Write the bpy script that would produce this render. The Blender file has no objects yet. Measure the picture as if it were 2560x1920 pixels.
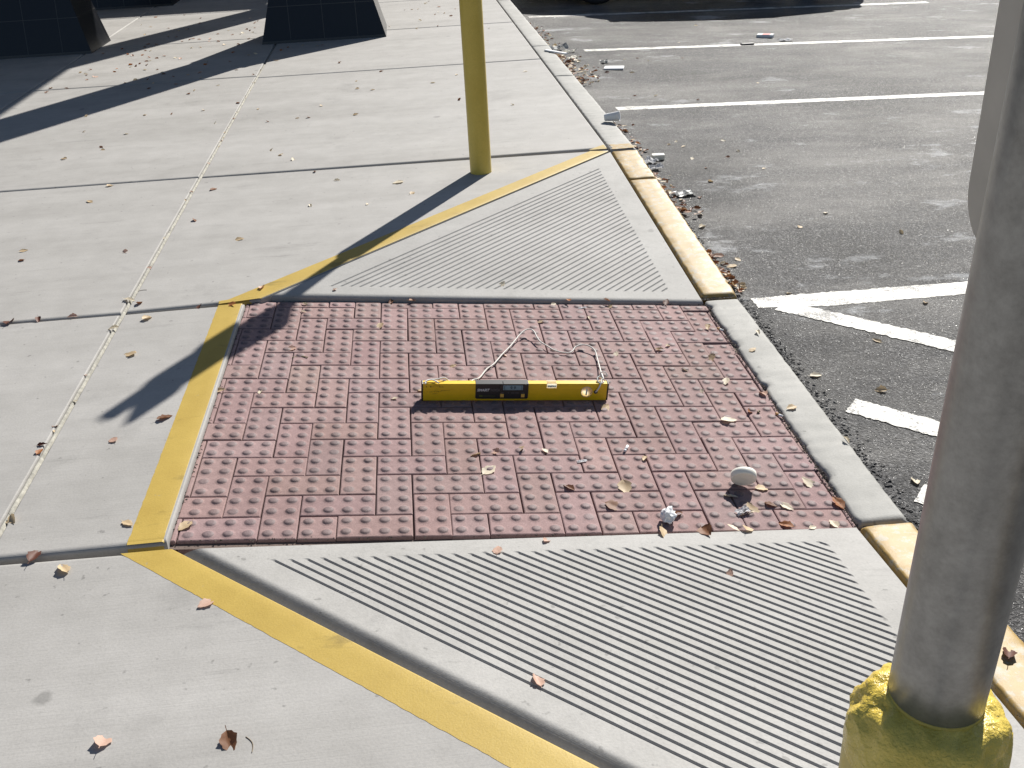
import bpy, bmesh, math, random
from mathutils import Vector, Matrix, noise

# ------------------------------------------------------------------ camera, light, exposure
scene = bpy.context.scene
COL = scene.collection
RW = ((0.9937117565, -0.1020961460, -0.0459708817),      # camera right
      (-0.0881977391, -0.4607980585, -0.8831117189),     # camera down
      (0.0689790100, 0.8816130252, -0.4669050974))       # camera forward
CW = Vector((0.3016679, -3.0899882, 1.5047101))
FPX = 2561.985                                            # focal length in pixels of the 2560 wide photo

cd = bpy.data.cameras.new("camera"); cam = bpy.data.objects.new("camera", cd); COL.objects.link(cam)
cd.sensor_fit = 'HORIZONTAL'; cd.sensor_width = 36.0; cd.lens = 36.0 * FPX / 2560.0
cd.clip_start = 0.05; cd.clip_end = 2000
r, d, f = (Vector(v) for v in RW)
cam.matrix_world = Matrix(((r.x, -d.x, -f.x, CW.x), (r.y, -d.y, -f.y, CW.y), (r.z, -d.z, -f.z, CW.z), (0, 0, 0, 1)))
scene.camera = cam

SUN_EL, SUN_AZ = math.radians(35.5), math.radians(59.4)   # azimuth from +X towards +Y
world = bpy.data.worlds.new("World"); scene.world = world; world.use_nodes = True
wn = world.node_tree.nodes; wl = world.node_tree.links
sky = wn.new("ShaderNodeTexSky"); sky.sky_type = 'NISHITA'; sky.sun_disc = False
sky.sun_elevation = SUN_EL; sky.sun_rotation = math.pi / 2 - SUN_AZ
sky.air_density = 1.0; sky.dust_density = 0.6; sky.ozone_density = 1.0
wl.new(sky.outputs[0], wn["Background"].inputs[0]); wn["Background"].inputs[1].default_value = 0.05

sd = bpy.data.lights.new("sun", 'SUN'); sun = bpy.data.objects.new("sun", sd); COL.objects.link(sun)
sd.energy = 5.0; sd.angle = math.radians(0.55); sd.color = (1.0, 0.965, 0.90)
sdir = Vector((math.cos(SUN_EL) * math.cos(SUN_AZ), math.cos(SUN_EL) * math.sin(SUN_AZ), math.sin(SUN_EL)))
sun.rotation_euler = sdir.to_track_quat('Z', 'Y').to_euler(); sun.location = sdir * 30
vs = scene.view_settings
scene.display_settings.display_device = 'sRGB'
vs.view_transform = 'Standard'; vs.look = 'None'; vs.exposure = 0.60; vs.gamma = 1.0; vs.use_curve_mapping = False

# ------------------------------------------------------------------ ground heights
S = 0.099; TH = math.atan(S); LIP = 0.015
PX0 = -0.42                                               # left edge of the paved ramp
YN, YF = -0.9015, 0.653                                    # near and far edge of the paved ramp
XR = 1.405                                                # right edge of the paved ramp
def zr(x): return -LIP - S * (x - PX0)                    # paver plane
def curb_in(y):
    if y > 2.35: return 1.335 - 0.0095 * (y - 2.35)
    if y > 0.65: return 1.405 + (1.335 - 1.405) * (y - 0.65) / 1.7
    return 1.405
CW_ = 0.145
def ztop(y):                                              # top of the kerb along the street
    if y > 2.36 or y < -2.55: return 0.0
    if y > 0.66: return -0.180 * (1 - (y - 0.66) / 1.70)
    if y < -0.90: return -0.180 * (1 - (-0.90 - y) / 1.65)
    return -0.186
def zlot(x): return -0.203 - 0.033 * (x - 1.5)
A_T, B_T, D_T = Vector((1.326, 2.338, 0)), Vector((-0.3235, 0.662, 0)), Vector((1.393, 0.662, -0.181))
A_B, B_B, D_B = Vector((1.393, -2.527, 0)), Vector((-0.385, -0.9515, 0)), Vector((1.393, -0.905, -0.181))
B_B2 = Vector((-0.385, -0.905, 0))
def plane_z(a, b, c):
    n = (b - a).cross(c - a)
    return lambda x, y: a.z - (n.x * (x - a.x) + n.y * (y - a.y)) / n.z
ZF_T = plane_z(A_T, B_T, D_T); ZF_B = plane_z(A_B, B_B, D_B)
def side(p, q, x, y): return (q.x - p.x) * (y - p.y) - (q.y - p.y) * (x - p.x)
def gz(x, y):
    ci = curb_in(y)
    if x > ci + CW_: return zlot(x)
    if x > ci: return ztop(y)
    if YN < y < YF: return zr(x) if x > PX0 else 0.0
    if 0.65 <= y < 2.345 and side(B_T, A_T, x, y) < 0: return ZF_T(x, y)
    if -2.55 < y <= YN and side(B_B, A_B, x, y) > 0: return ZF_B(x, y)
    return 0.0
def at(px, py, h=0.0):
    """point h above the ground that the photo shows at pixel (px, py)"""
    v = (Vector(RW[0]) * ((px - 1280) / FPX) + Vector(RW[1]) * ((py - 960) / FPX) + Vector(RW[2]))
    z = 0.0
    for _ in range(40):
        p = CW + v * ((z + h - CW.z) / v.z)
        z = 0.5 * z + 0.5 * gz(p.x, p.y)
    return CW + v * ((z + h - CW.z) / v.z)
def tow(u, w, h=0.0):                                     # paver-plane coordinates (u along the slope, w away, h up) to world
    c, s = math.cos(TH), math.sin(TH)
    return Vector((PX0 + (u - PX0) * c + h * s, w, -LIP - (u - PX0) * s + h * c))

# ------------------------------------------------------------------ material helpers
def new_mat(name):
    m = bpy.data.materials.new(name); m.use_nodes = True
    nt = m.node_tree; b = nt.nodes["Principled BSDF"]
    return m, nt, b
def node(nt, t, **kw):
    n = nt.nodes.new(t)
    for k, v in kw.items():
        if k.startswith('i_'): n.inputs[k[2:].replace('_', ' ')].default_value = v
        else: setattr(n, k, v)
    return n
def pos(nt, scale=(1, 1, 1), obj=False):
    if obj: src = node(nt, "ShaderNodeTexCoord").outputs['Object']
    else: src = node(nt, "ShaderNodeNewGeometry").outputs['Position']
    mp = node(nt, "ShaderNodeMapping"); mp.inputs['Scale'].default_value = scale
    nt.links.new(src, mp.inputs['Vector']); return mp.outputs[0]
def noise_n(nt, vec, scale, detail=3, rough=0.55):
    n = node(nt, "ShaderNodeTexNoise"); n.inputs['Scale'].default_value = scale
    n.inputs['Detail'].default_value = detail; n.inputs['Roughness'].default_value = rough
    nt.links.new(vec, n.inputs['Vector']); return n.outputs['Fac']
def ramp(nt, fac, *stops):
    r = node(nt, "ShaderNodeValToRGB"); cr = r.color_ramp
    while len(cr.elements) < len(stops): cr.elements.new(0.5)
    for e, (p, c) in zip(cr.elements, stops):
        e.position = p; e.color = (c, c, c, 1) if not isinstance(c, tuple) else (*c, 1)
    nt.links.new(fac, r.inputs['Fac']); return r.outputs['Color']
def mix(nt, fac, a, b, mode='MIX'):
    m = node(nt, "ShaderNodeMix", data_type='RGBA', blend_type=mode)
    for sock, v in ((m.inputs[0], fac), (m.inputs[6], a), (m.inputs[7], b)):
        if hasattr(v, 'links') or isinstance(v, bpy.types.NodeSocket): nt.links.new(v, sock)
        elif isinstance(v, tuple): sock.default_value = (*v, 1)
        else: sock.default_value = v
    return m.outputs[2]
def bump(nt, b, height, strength, dist, prev=None):
    bp = node(nt, "ShaderNodeBump"); bp.inputs['Strength'].default_value = strength; bp.inputs['Distance'].default_value = dist
    nt.links.new(height, bp.inputs['Height'])
    if prev is not None: nt.links.new(prev, bp.inputs['Normal'])
    nt.links.new(bp.outputs[0], b.inputs['Normal']); return bp.outputs[0]
def plain(name, col, rough=0.5, metal=0.0, var=0.12, vscale=40, bmp=0.0, spec=0.5):
    m, nt, b = new_mat(name)
    v = noise_n(nt, pos(nt, obj=True), vscale, 4)
    c = mix(nt, ramp(nt, v, (0.3, 0.0), (0.7, 1.0)), tuple(x * (1 - var) for x in col), tuple(min(1, x * (1 + var)) for x in col))
    nt.links.new(c, b.inputs['Base Color']); b.inputs['Roughness'].default_value = rough
    b.inputs['Metallic'].default_value = metal; b.inputs['Specular IOR Level'].default_value = spec
    if bmp: bump(nt, b, noise_n(nt, pos(nt, obj=True), vscale * 4, 4), bmp, 0.002)
    return m

def concrete(name, c0=(0.322, 0.309, 0.291), c1=(0.428, 0.413, 0.394), broom=(3.0, 260.0, 40.0), grit=0.35):
    m, nt, b = new_mat(name)
    P = pos(nt)
    bands = noise_n(nt, pos(nt, (0.30, 1.5, 1)), 1.5, 4, 0.55)
    bands2 = noise_n(nt, pos(nt, (1.1, 11.0, 1)), 1.5, 4, 0.6)
    mott = noise_n(nt, P, 7.0, 7, 0.65)
    fine = noise_n(nt, P, 160.0, 3, 0.6)
    brm = noise_n(nt, pos(nt, broom), 1.0, 2, 0.5)
    c = mix(nt, ramp(nt, bands, (0.33, 0.0), (0.66, 1.0)), c0, c1)
    c = mix(nt, 0.18, c, ramp(nt, bands2, (0.3, tuple(x * 0.82 for x in c0)), (0.7, c1)))
    c = mix(nt, 0.30, c, ramp(nt, mott, (0.32, tuple(x * 0.85 for x in c0)), (0.68, tuple(x * 1.06 for x in c1))))
    c = mix(nt, 0.45, c, ramp(nt, fine, (0.25, 0.72), (0.6, 1.0)), 'MULTIPLY')
    c = mix(nt, 0.2, c, ramp(nt, brm, (0.30, 0.72), (0.6, 1.0)), 'MULTIPLY')
    spots = noise_n(nt, P, 38.0, 2, 0.5)
    c = mix(nt, 0.5, c, ramp(nt, spots, (0.25, 0.35), (0.31, 1.0)), 'MULTIPLY')
    st = noise_n(nt, P, 1.9, 6, 0.7)
    c = mix(nt, 0.55, c, ramp(nt, st, (0.30, 0.70), (0.42, 1.0)), 'MULTIPLY')
    gm = node(nt, "ShaderNodeTexVoronoi"); gm.inputs['Scale'].default_value = 1.7
    wv = node(nt, "ShaderNodeVectorMath", operation='ADD'); wsc = node(nt, "ShaderNodeVectorMath", operation='SCALE'); wsc.inputs['Scale'].default_value = 0.03
    wt = node(nt, "ShaderNodeTexNoise"); wt.inputs['Scale'].default_value = 22.0; nt.links.new(P, wt.inputs['Vector'])
    nt.links.new(wt.outputs['Color'], wsc.inputs[0]); nt.links.new(P, wv.inputs[0]); nt.links.new(wsc.outputs[0], wv.inputs[1]); nt.links.new(wv.outputs[0], gm.inputs['Vector'])
    c = mix(nt, 0.55, c, ramp(nt, gm.outputs['Distance'], (0.028, 0.45), (0.042, 1.0)), 'MULTIPLY')
    sc = noise_n(nt, pos(nt, (0.9, 7.0, 1)), 2.3, 7, 0.72)
    c = mix(nt, 0.5, c, ramp(nt, sc, (0.31, 0.66), (0.40, 1.0)), 'MULTIPLY')
    nt.links.new(c, b.inputs['Base Color']); b.inputs['Roughness'].default_value = 0.72
    b.inputs['Specular IOR Level'].default_value = 0.35
    n1 = bump(nt, b, brm, 0.30, 0.0008)
    bump(nt, b, fine, grit, 0.0010, n1)
    return m

def yellow_paint(name, c0, c1, wear=0.5, worn=(0.40, 0.36, 0.30), wscale=20):
    m, nt, b = new_mat(name)
    P = pos(nt)
    n1 = noise_n(nt, P, 6.0, 6, 0.65); n2 = noise_n(nt, P, 220.0, 3, 0.6); n3 = noise_n(nt, P, wscale, 7, 0.7)
    c = mix(nt, ramp(nt, n1, (0.3, 0.0), (0.7, 1.0)), c0, c1)
    c = mix(nt, 0.35, c, ramp(nt, n2, (0.25, 0.65), (0.6, 1.0)), 'MULTIPLY')
    c = mix(nt, ramp(nt, n3, (0.16 + 0.34 * wear, 1.0), (0.24 + 0.36 * wear, 0.0)), c, worn)
    sm = noise_n(nt, pos(nt, (1, 2.2, 1)), 4.2, 5, 0.65)
    c = mix(nt, 0.7, c, ramp(nt, sm, (0.33, 0.55), (0.42, 1.0)), 'MULTIPLY')
    nt.links.new(c, b.inputs['Base Color']); b.inputs['Roughness'].default_value = 0.55
    b.inputs['Specular IOR Level'].default_value = 0.4
    k = bump(nt, b, n2, 0.35, 0.0010); bump(nt, b, n3, 0.4, 0.0015, k)
    return m

def asphalt():
    m, nt, b = new_mat("asphalt")
    P = pos(nt)
    vo = node(nt, "ShaderNodeTexVoronoi"); vo.inputs['Scale'].default_value = 210.0; nt.links.new(P, vo.inputs['Vector'])
    vo2 = node(nt, "ShaderNodeTexVoronoi"); vo2.inputs['Scale'].default_value = 95.0; nt.links.new(P, vo2.inputs['Vector'])
    sep = node(nt, "ShaderNodeSeparateColor"); nt.links.new(vo.outputs['Color'], sep.inputs[0])
    sep2 = node(nt, "ShaderNodeSeparateColor"); nt.links.new(vo2.outputs['Color'], sep2.inputs[0])
    st = ramp(nt, sep.outputs[0], (0.0, (0.032, 0.031, 0.032)), (0.55, (0.066, 0.064, 0.064)), (0.84, (0.125, 0.122, 0.12)), (1.0, (0.42, 0.41, 0.40)))
    st2 = ramp(nt, sep2.outputs[0], (0.0, (0.038, 0.036, 0.036)), (0.75, (0.080, 0.077, 0.076)), (0.94, (0.15, 0.146, 0.142)), (1.0, (0.42, 0.41, 0.39)))
    c = mix(nt, 0.45, st, st2); c = mix(nt, 1.0, c, (0.66, 0.665, 0.69), 'MULTIPLY')
    dust = noise_n(nt, pos(nt, (0.55, 1.3, 1)), 0.9, 7, 0.68)
    c = mix(nt, ramp(nt, dust, (0.43, 0.0), (0.62, 0.55)), c, (0.25, 0.24, 0.225))
    wht = noise_n(nt, pos(nt, (0.8, 1.4, 1)), 2.4, 6, 0.72)
    c = mix(nt, ramp(nt, wht, (0.58, 0.0), (0.67, 0.55)), c, (0.46, 0.47, 0.485))
    oil = noise_n(nt, P, 1.3, 5, 0.6)
    c = mix(nt, 0.75, c, ramp(nt, oil, (0.34, 0.42), (0.54, 1.0)), 'MULTIPLY')
    nt.links.new(c, b.inputs['Base Color'])
    rr = ramp(nt, sep.outputs[1], (0.0, 0.82), (0.86, 0.72), (0.975, 0.2)); nt.links.new(rr, b.inputs['Roughness'])
    b.inputs['Specular IOR Level'].default_value = 0.30
    k = bump(nt, b, vo.outputs['Distance'], 0.75, 0.0035)
    bump(nt, b, vo2.outputs['Distance'], 0.5, 0.004, k)
    return m

def line_paint():
    m, nt, b = new_mat("white_line_paint")
    P = pos(nt)
    n2 = noise_n(nt, P, 120.0, 4, 0.65); n3 = noise_n(nt, P, 9.0, 5, 0.7)
    mx = node(nt, "ShaderNodeMath", operation='ADD'); nt.links.new(n2, mx.inputs[0]); nt.links.new(n3, mx.inputs[1])
    mm = node(nt, "ShaderNodeMath", operation='MULTIPLY'); nt.links.new(mx.outputs[0], mm.inputs[0]); mm.inputs[1].default_value = 0.5
    c = mix(nt, ramp(nt, mm.outputs[0], (0.44, 0.0), (0.50, 1.0)), (0.085, 0.082, 0.08), (0.60, 0.58, 0.535))
    nt.links.new(c, b.inputs['Base Color']); b.inputs['Roughness'].default_value = 0.6
    vo = node(nt, "ShaderNodeTexVoronoi"); vo.inputs['Scale'].default_value = 150.0; nt.links.new(P, vo.inputs['Vector'])
    bump(nt, b, vo.outputs['Distance'], 0.5, 0.003)
    return m

def paver_mat(name, c0, c1, rough):
    m, nt, b = new_mat(name)
    P = pos(nt)
    n1 = noise_n(nt, P, 3.2, 5, 0.6); n2 = noise_n(nt, P, 260.0, 3, 0.65); n3 = noise_n(nt, P, 60.0, 4, 0.6)
    c = mix(nt, ramp(nt, n1, (0.32, 0.0), (0.68, 1.0)), c0, c1)
    c = mix(nt, 0.5, c, ramp(nt, n2, (0.25, 0.55), (0.62, 1.12)), 'MULTIPLY')
    c = mix(nt, 0.5, c, ramp(nt, n3, (0.28, 0.68), (0.6, 1.0)), 'MULTIPLY')
    at_ = node(nt, "ShaderNodeAttribute", attribute_name='tone'); c = mix(nt, 1.0, c, at_.outputs['Color'], 'MULTIPLY')
    sp = noise_n(nt, P, 480.0, 1, 0.5)
    c = mix(nt, ramp(nt, sp, (0.73, 0.0), (0.78, 0.6)), c, (0.6, 0.55, 0.5))
    nt.links.new(c, b.inputs['Base Color']); b.inputs['Roughness'].default_value = rough
    b.inputs['Specular IOR Level'].default_value = 0.4
    bump(nt, b, n2, 0.45, 0.0014)
    return m

M = {}
M['conc'] = concrete("broomed_concrete")
M['flare'] = concrete("flare_concrete", (0.315, 0.305, 0.289), (0.405, 0.394, 0.377), (60.0, 60.0, 40.0), 0.6)
M['curb'] = concrete("kerb_concrete", (0.30, 0.295, 0.275), (0.42, 0.41, 0.385), (30.0, 30.0, 30.0), 0.6)
M['yline'] = yellow_paint("yellow_line_paint", (0.405, 0.276, 0.052), (0.480, 0.338, 0.072), 0.30, (0.30, 0.27, 0.20), 26)
M['ycurb'] = yellow_paint("worn_yellow_kerb_paint", (0.325, 0.205, 0.050), (0.395, 0.262, 0.088), 0.70, (0.33, 0.285, 0.205), 34)
M['asphalt'] = asphalt()
M['white'] = line_paint()
M['paver'] = paver_mat("red_paver", (0.262, 0.168, 0.160), (0.335, 0.226, 0.217), 0.85)
M['dome'] = paver_mat("worn_dome_top", (0.155, 0.105, 0.105), (0.212, 0.148, 0.147), 0.66)
M['bed'] = plain("joint_sand", (0.13, 0.095, 0.08), 0.9, var=0.3, vscale=200)
M['seal'] = plain("joint_sealant", (0.34, 0.325, 0.28), 0.85, var=0.35, vscale=60, bmp=0.5)
M['earth'] = plain("bare_ground", (0.10, 0.085, 0.07), 0.95, var=0.3, vscale=3)
M['grit'] = plain("dark_grit", (0.045, 0.038, 0.03), 0.95, var=0.5, vscale=120)

# ------------------------------------------------------------------ mesh helpers
def link(name, me, mats=(), parent=None):
    o = bpy.data.objects.new(name, me); COL.objects.link(o)
    for m in (mats if isinstance(mats, (list, tuple)) else [mats]): me.materials.append(m)
    if parent is not None: o.parent = parent
    return o
def from_bm(name, bm, mats, parent=None, smooth=False, bw=0.0):
    bmesh.ops.recalc_face_normals(bm, faces=bm.faces[:])
    if bw:
        bmesh.ops.bevel(bm, geom=[e for e in bm.edges if len(e.link_faces) == 2 and e.calc_face_angle(0) > 0.6], offset=bw, segments=2, affect='EDGES', profile=0.6)
    me = bpy.data.meshes.new(name); bm.to_mesh(me); bm.free()
    if smooth:
        for p in me.polygons: p.use_smooth = True
    return link(name, me, mats, parent)
def structure(o): o['kind'] = 'structure'; return o
def stuff(o, label, cat): o['kind'] = 'stuff'; o['label'] = label; o['category'] = cat; return o
def tag(o, label, cat, group=None):
    o['label'] = label; o['category'] = cat
    if group: o['group'] = group
    return o
def empty(name, loc, label, cat, group=None, rz=0):
    o = bpy.data.objects.new(name, None); COL.objects.link(o); o.location = loc; o.rotation_euler = (0, 0, rz)
    o.empty_display_size = 0.05
    return tag(o, label, cat, group)
def box_bm(bm, lo, hi, mi=0):
    vs = [bm.verts.new((x, y, z)) for x in (lo[0], hi[0]) for y in (lo[1], hi[1]) for z in (lo[2], hi[2])]
    for q in ((0, 1, 3, 2), (4, 6, 7, 5), (0, 4, 5, 1), (2, 3, 7, 6), (0, 2, 6, 4), (1, 5, 7, 3)):
        fc = bm.faces.new([vs[i] for i in q]); fc.material_index = mi
    return vs
def box(name, lo, hi, mat, parent=None, bw=0.0):
    bm = bmesh.new(); box_bm(bm, lo, hi); return from_bm(name, bm, mat, parent, bw=bw)
def lathe(name, prof, mat, parent=None, seg=32, rough=0.0, sc=20, seed=0, caps=(False, False), axis_top=None):
    bm = bmesh.new(); rings = []
    for (rad, z) in prof:
        ring = []
        for i in range(seg):
            a = 2 * math.pi * i / seg
            v = Vector((rad * math.cos(a), rad * math.sin(a), z))
            if rough:
                k = rough(z) if callable(rough) else rough
                nn = noise.fractal(v * sc + Vector((seed, 0, 0)), 0.9, 2.1, 4)
                v += Vector((math.cos(a), math.sin(a), 0.8)) * nn * k
            ring.append(bm.verts.new(v))
        rings.append(ring)
    for a, b in zip(rings, rings[1:]):
        for i in range(seg): bm.faces.new((a[i], a[(i + 1) % seg], b[(i + 1) % seg], b[i]))
    if caps[0]: bm.faces.new(rings[0])
    if caps[1]: bm.faces.new(rings[-1])
    return from_bm(name, bm, mat, parent, smooth=True)
def tube(name, pts, rad, mat, parent=None, seg=8, cap=True):
    bm = bmesh.new(); rings = []; up = Vector((0, 0, 1))
    for i, p in enumerate(pts):
        t = (pts[min(i + 1, len(pts) - 1)] - pts[max(i - 1, 0)]).normalized()
        n = t.cross(up); n = n.normalized() if n.length > 1e-4 else Vector((1, 0, 0)); b2 = t.cross(n)
        rr = rad(i) if callable(rad) else rad
        rings.append([bm.verts.new(p + (n * math.cos(2 * math.pi * k / seg) + b2 * math.sin(2 * math.pi * k / seg)) * rr) for k in range(seg)])
    for a, b in zip(rings, rings[1:]):
        for i in range(seg): bm.faces.new((a[i], a[(i + 1) % seg], b[(i + 1) % seg], b[i]))
    if cap: bm.faces.new(rings[0]); bm.faces.new(rings[-1])
    return from_bm(name, bm, mat, parent, smooth=True)
def spline(ctrl, n=8):
    out = []
    P = [ctrl[0]] + list(ctrl) + [ctrl[-1]]
    for i in range(1, len(P) - 2):
        for k in range(n):
            t = k / n; a, b, c, e = P[i - 1], P[i], P[i + 1], P[i + 2]
            out.append(0.5 * ((2 * b) + (c - a) * t + (2 * a - 5 * b + 4 * c - e) * t * t + (3 * b - a - 3 * c + e) * t ** 3))
    out.append(ctrl[-1]); return out
def inset(poly, dist):
    n = len(poly); out = []
    for i in range(n):
        p0, p1, p2 = poly[i - 1], poly[i], poly[(i + 1) % n]
        e1 = (p1 - p0).normalized(); e2 = (p2 - p1).normalized()
        n1 = Vector((-e1.y, e1.x)); n2 = Vector((-e2.y, e2.x)); d1, d2 = dist[i - 1], dist[i]
        det = n1.x * n2.y - n1.y * n2.x
        if abs(det) < 1e-6: out.append(p1 + n1 * d1); continue
        out.append(p1 + Vector(((d1 * n2.y - d2 * n1.y) / det, (n1.x * d2 - n2.x * d1) / det)))
    return out
def slab_rings(bm, poly, radii, zf, depth=0.10, steps=6, drop=None, sub=0, prof=None):
    """a cast slab: skirt, tooled round edges; returns the top ring"""
    poly = [Vector(p) for p in poly]
    if sub:
        pp, rr = [], []
        for i, p in enumerate(poly):
            q = poly[(i + 1) % len(poly)]; k = max(1, int((q - p).length / sub))
            for j in range(k): pp.append(p.lerp(q, j / k)); rr.append(radii[i])
        poly, radii = pp, rr
    rings = [[bm.verts.new((p.x, p.y, zf(p.x, p.y) - depth)) for p in poly]]
    if prof: steps = len(prof) - 1
    for s in range(steps + 1):
        a = math.pi / 2 * s / steps
        ins = inset(poly, [rad * (prof[s][0] if prof else 1 - math.cos(a)) for rad in radii])
        ring = []
        for i, p in enumerate(ins):
            rd = max(radii[i - 1], radii[i]) if False else 0.5 * (radii[i - 1] + radii[i])
            dk = (drop or 1.0)
            ring.append(bm.verts.new((p.x, p.y, zf(p.x, p.y) - dk * rd * (prof[s][1] if prof else 1 - math.sin(a)))))
        rings.append(ring)
    n = len(poly)
    for a, b in zip(rings, rings[1:]):
        for i in range(n):
            bm.faces.new((a[i], a[(i + 1) % n], b[(i + 1) % n], b[i]))
    return rings[-1]
def sheet(name, poly, zf, mat, jag=0.0, seed=0, step=0.012, lift=0.0016):
    """thin painted marking following the ground, with slightly ragged outline"""
    rnd = random.Random(seed); pts = []
    for i, p in enumerate(poly):
        a = Vector(p); b = Vector(poly[(i + 1) % len(poly)]); k = max(1, int((b - a).length / step))
        e = (b - a).normalized(); nn = Vector((-e.y, e.x))
        for j in range(k): pts.append(a.lerp(b, j / k) + nn * rnd.gauss(0, jag))
    bm = bmesh.new(); bm.faces.new([bm.verts.new((p.x, p.y, zf(p.x, p.y) + lift)) for p in pts])
    bmesh.ops.triangulate(bm, faces=bm.faces[:])
    return structure(from_bm(name, bm, mat))

# ------------------------------------------------------------------ ground, car park, markings
bm = bmesh.new()
bm.faces.new([bm.verts.new(p) for p in ((-300, -300, -6), (300, -300, -6), (300, 300, -6), (-300, 300, -6))])
structure(from_bm("ground", bm, M['earth']))
bm = bmesh.new()
bm.faces.new([bm.verts.new((x, y, zlot(x))) for x, y in ((1.42, -30), (70, -30), (70, 90), (1.42, 90))])
structure(from_bm("parking_lot", bm, M['asphalt']))
zl = lambda x, y: zlot(x)
sheet("stall_line", [(1.72, 4.135), (8.4, 4.30), (8.4, 4.40), (1.72, 4.235)], zl, M['white'], 0.0015, 1)
sheet("stall_line", [(1.88, 6.50), (8.6, 6.60), (8.6, 6.70), (1.88, 6.60)], zl, M['white'], 0.0015, 2)
sheet("stall_line", [(1.62, 8.66), (6.32, 8.92), (6.32, 9.02), (1.62, 8.76)], zl, M['white'], 0.0015, 3)
sheet("access_aisle_line", [(1.605, 0.605), (1.90, 0.590), (2.50, 0.632), (8.0, 0.95), (8.0, 1.08), (2.56, 0.760), (1.75, 0.715), (1.60, 0.705)], zl, M['white'], 0.003, 4)
def hatch(x, y, ln, seed, w=0.105):
    a = math.radians(-41.5); e = Vector((math.cos(a), math.sin(a))); nn = Vector((-e.y, e.x)); p = Vector((x, y))
    sheet("access_aisle_hatching", [p - nn * w / 2, p + e * ln - nn * w / 2, p + e * ln + nn * w / 2, p + nn * w / 2], zl, M['white'], 0.003, seed, lift=0.0026)
hatch(1.700, 0.618, 1.10, 5); hatch(2.47, -0.055, 2.2, 15); hatch(1.655, -0.222, 3.0, 6); hatch(1.645, -0.750, 3.0, 7)

# ------------------------------------------------------------------ sidewalk slabs
def xl(y): return -0.866 - 0.006 * y
G = 0.006
R_ = 0.017
flat = lambda x, y: 0.0
bm = bmesh.new()
def add_slab(poly, radii, zf=flat, **kw):
    top = slab_rings(bm, poly, radii, zf, **kw)
    fc = bm.faces.new(top)
def quad_slab(x0, x1, y0, y1, rr=None):                             # x given as functions of y
    add_slab([(x0(y0), y0), (x1(y0), y0), (x1(y1), y1), (x0(y1), y1)], rr or [R_] * 4)
ys_r = [2.415, 5.12, 7.06, 9.05, 11.0, 13.0, 16.0]
left_x = [lambda y: -6.6, lambda y: -4.62, lambda y: -2.62]
J = 0.009                                                  # half width of the sealed long joint
xr = lambda y: curb_in(y) - 0.007
for y0, y1 in zip(ys_r, ys_r[1:]):
    quad_slab(lambda y: xl(y) + J, xr, y0 + G, y1 - G, [R_, 0.012, R_, 0.006])
ys_l = [-5.5, -2.6, -0.935, 0.597, 2.425, 5.19, 7.06, 9.05, 11.0, 13.0, 16.0]
for y0, y1 in zip(ys_l, ys_l[1:]):
    for xa, xb in zip(left_x, left_x[1:] + [xl]):
        quad_slab((lambda y, xa=xa: xa(y) + (0.006)), (lambda y, xb=xb: xb(y) - (J if xb is xl else 0.006)), y0 + G, y1 - G, [R_, 0.005 if xb is xl else 0.012, R_, 0.012])
# slab left of the ramp, slab beyond the far yellow line, slab on the near side
LX = -0.415
add_slab([(xl(-0.93) + J, -0.930 + G), (LX, -0.930 + G), (LX, 0.605 - G), (xl(0.6) + J, 0.597 - G)], [R_, 0.005, R_, 0.006])
add_slab([(xl(0.6) + J, 0.603 + G), (-0.357, 0.634), (1.316, 2.342), (1.322, 2.377 - G), (xl(2.4) + J, 2.415 - G)], [R_, 0.006, 0.004, R_, 0.006])
add_slab([(xl(-5) + J, -5.5), (1.398, -5.5), (1.398, A_B.y - 0.014), (B_B.x - 0.007, B_B.y - 0.007), (xl(-.94) + J, -0.940 - G)], [R_, R_, 0.006, R_, 0.006])
structure(from_bm("sidewalk", bm, M['conc']))

# sealant in the long joint
bm = bmesh.new(); rnd = random.Random(5); prev = None
y = -3.0
while y < 13:
    w = 0.0072 + 0.0014 * noise.noise(Vector((0, y * 9, 0))); z = -0.0035 + 0.0025 * noise.noise(Vector((3, y * 14, 0)))
    if y > 5.2: z -= 0.008
    x = xl(y) - 0.0012; row = [bm.verts.new((x + o * w, y, z + dz)) for o, dz in ((-1.05, -0.006), (-0.6, 0.0), (0, 0.0028), (0.6, 0.0), (1.05, -0.006))]
    if prev:
        for i in range(4): bm.faces.new((prev[i], prev[i + 1], row[i + 1], row[i]))
    prev = row; y += 0.025
structure(from_bm("joint_sealant", bm, M['seal'], smooth=True))

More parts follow.
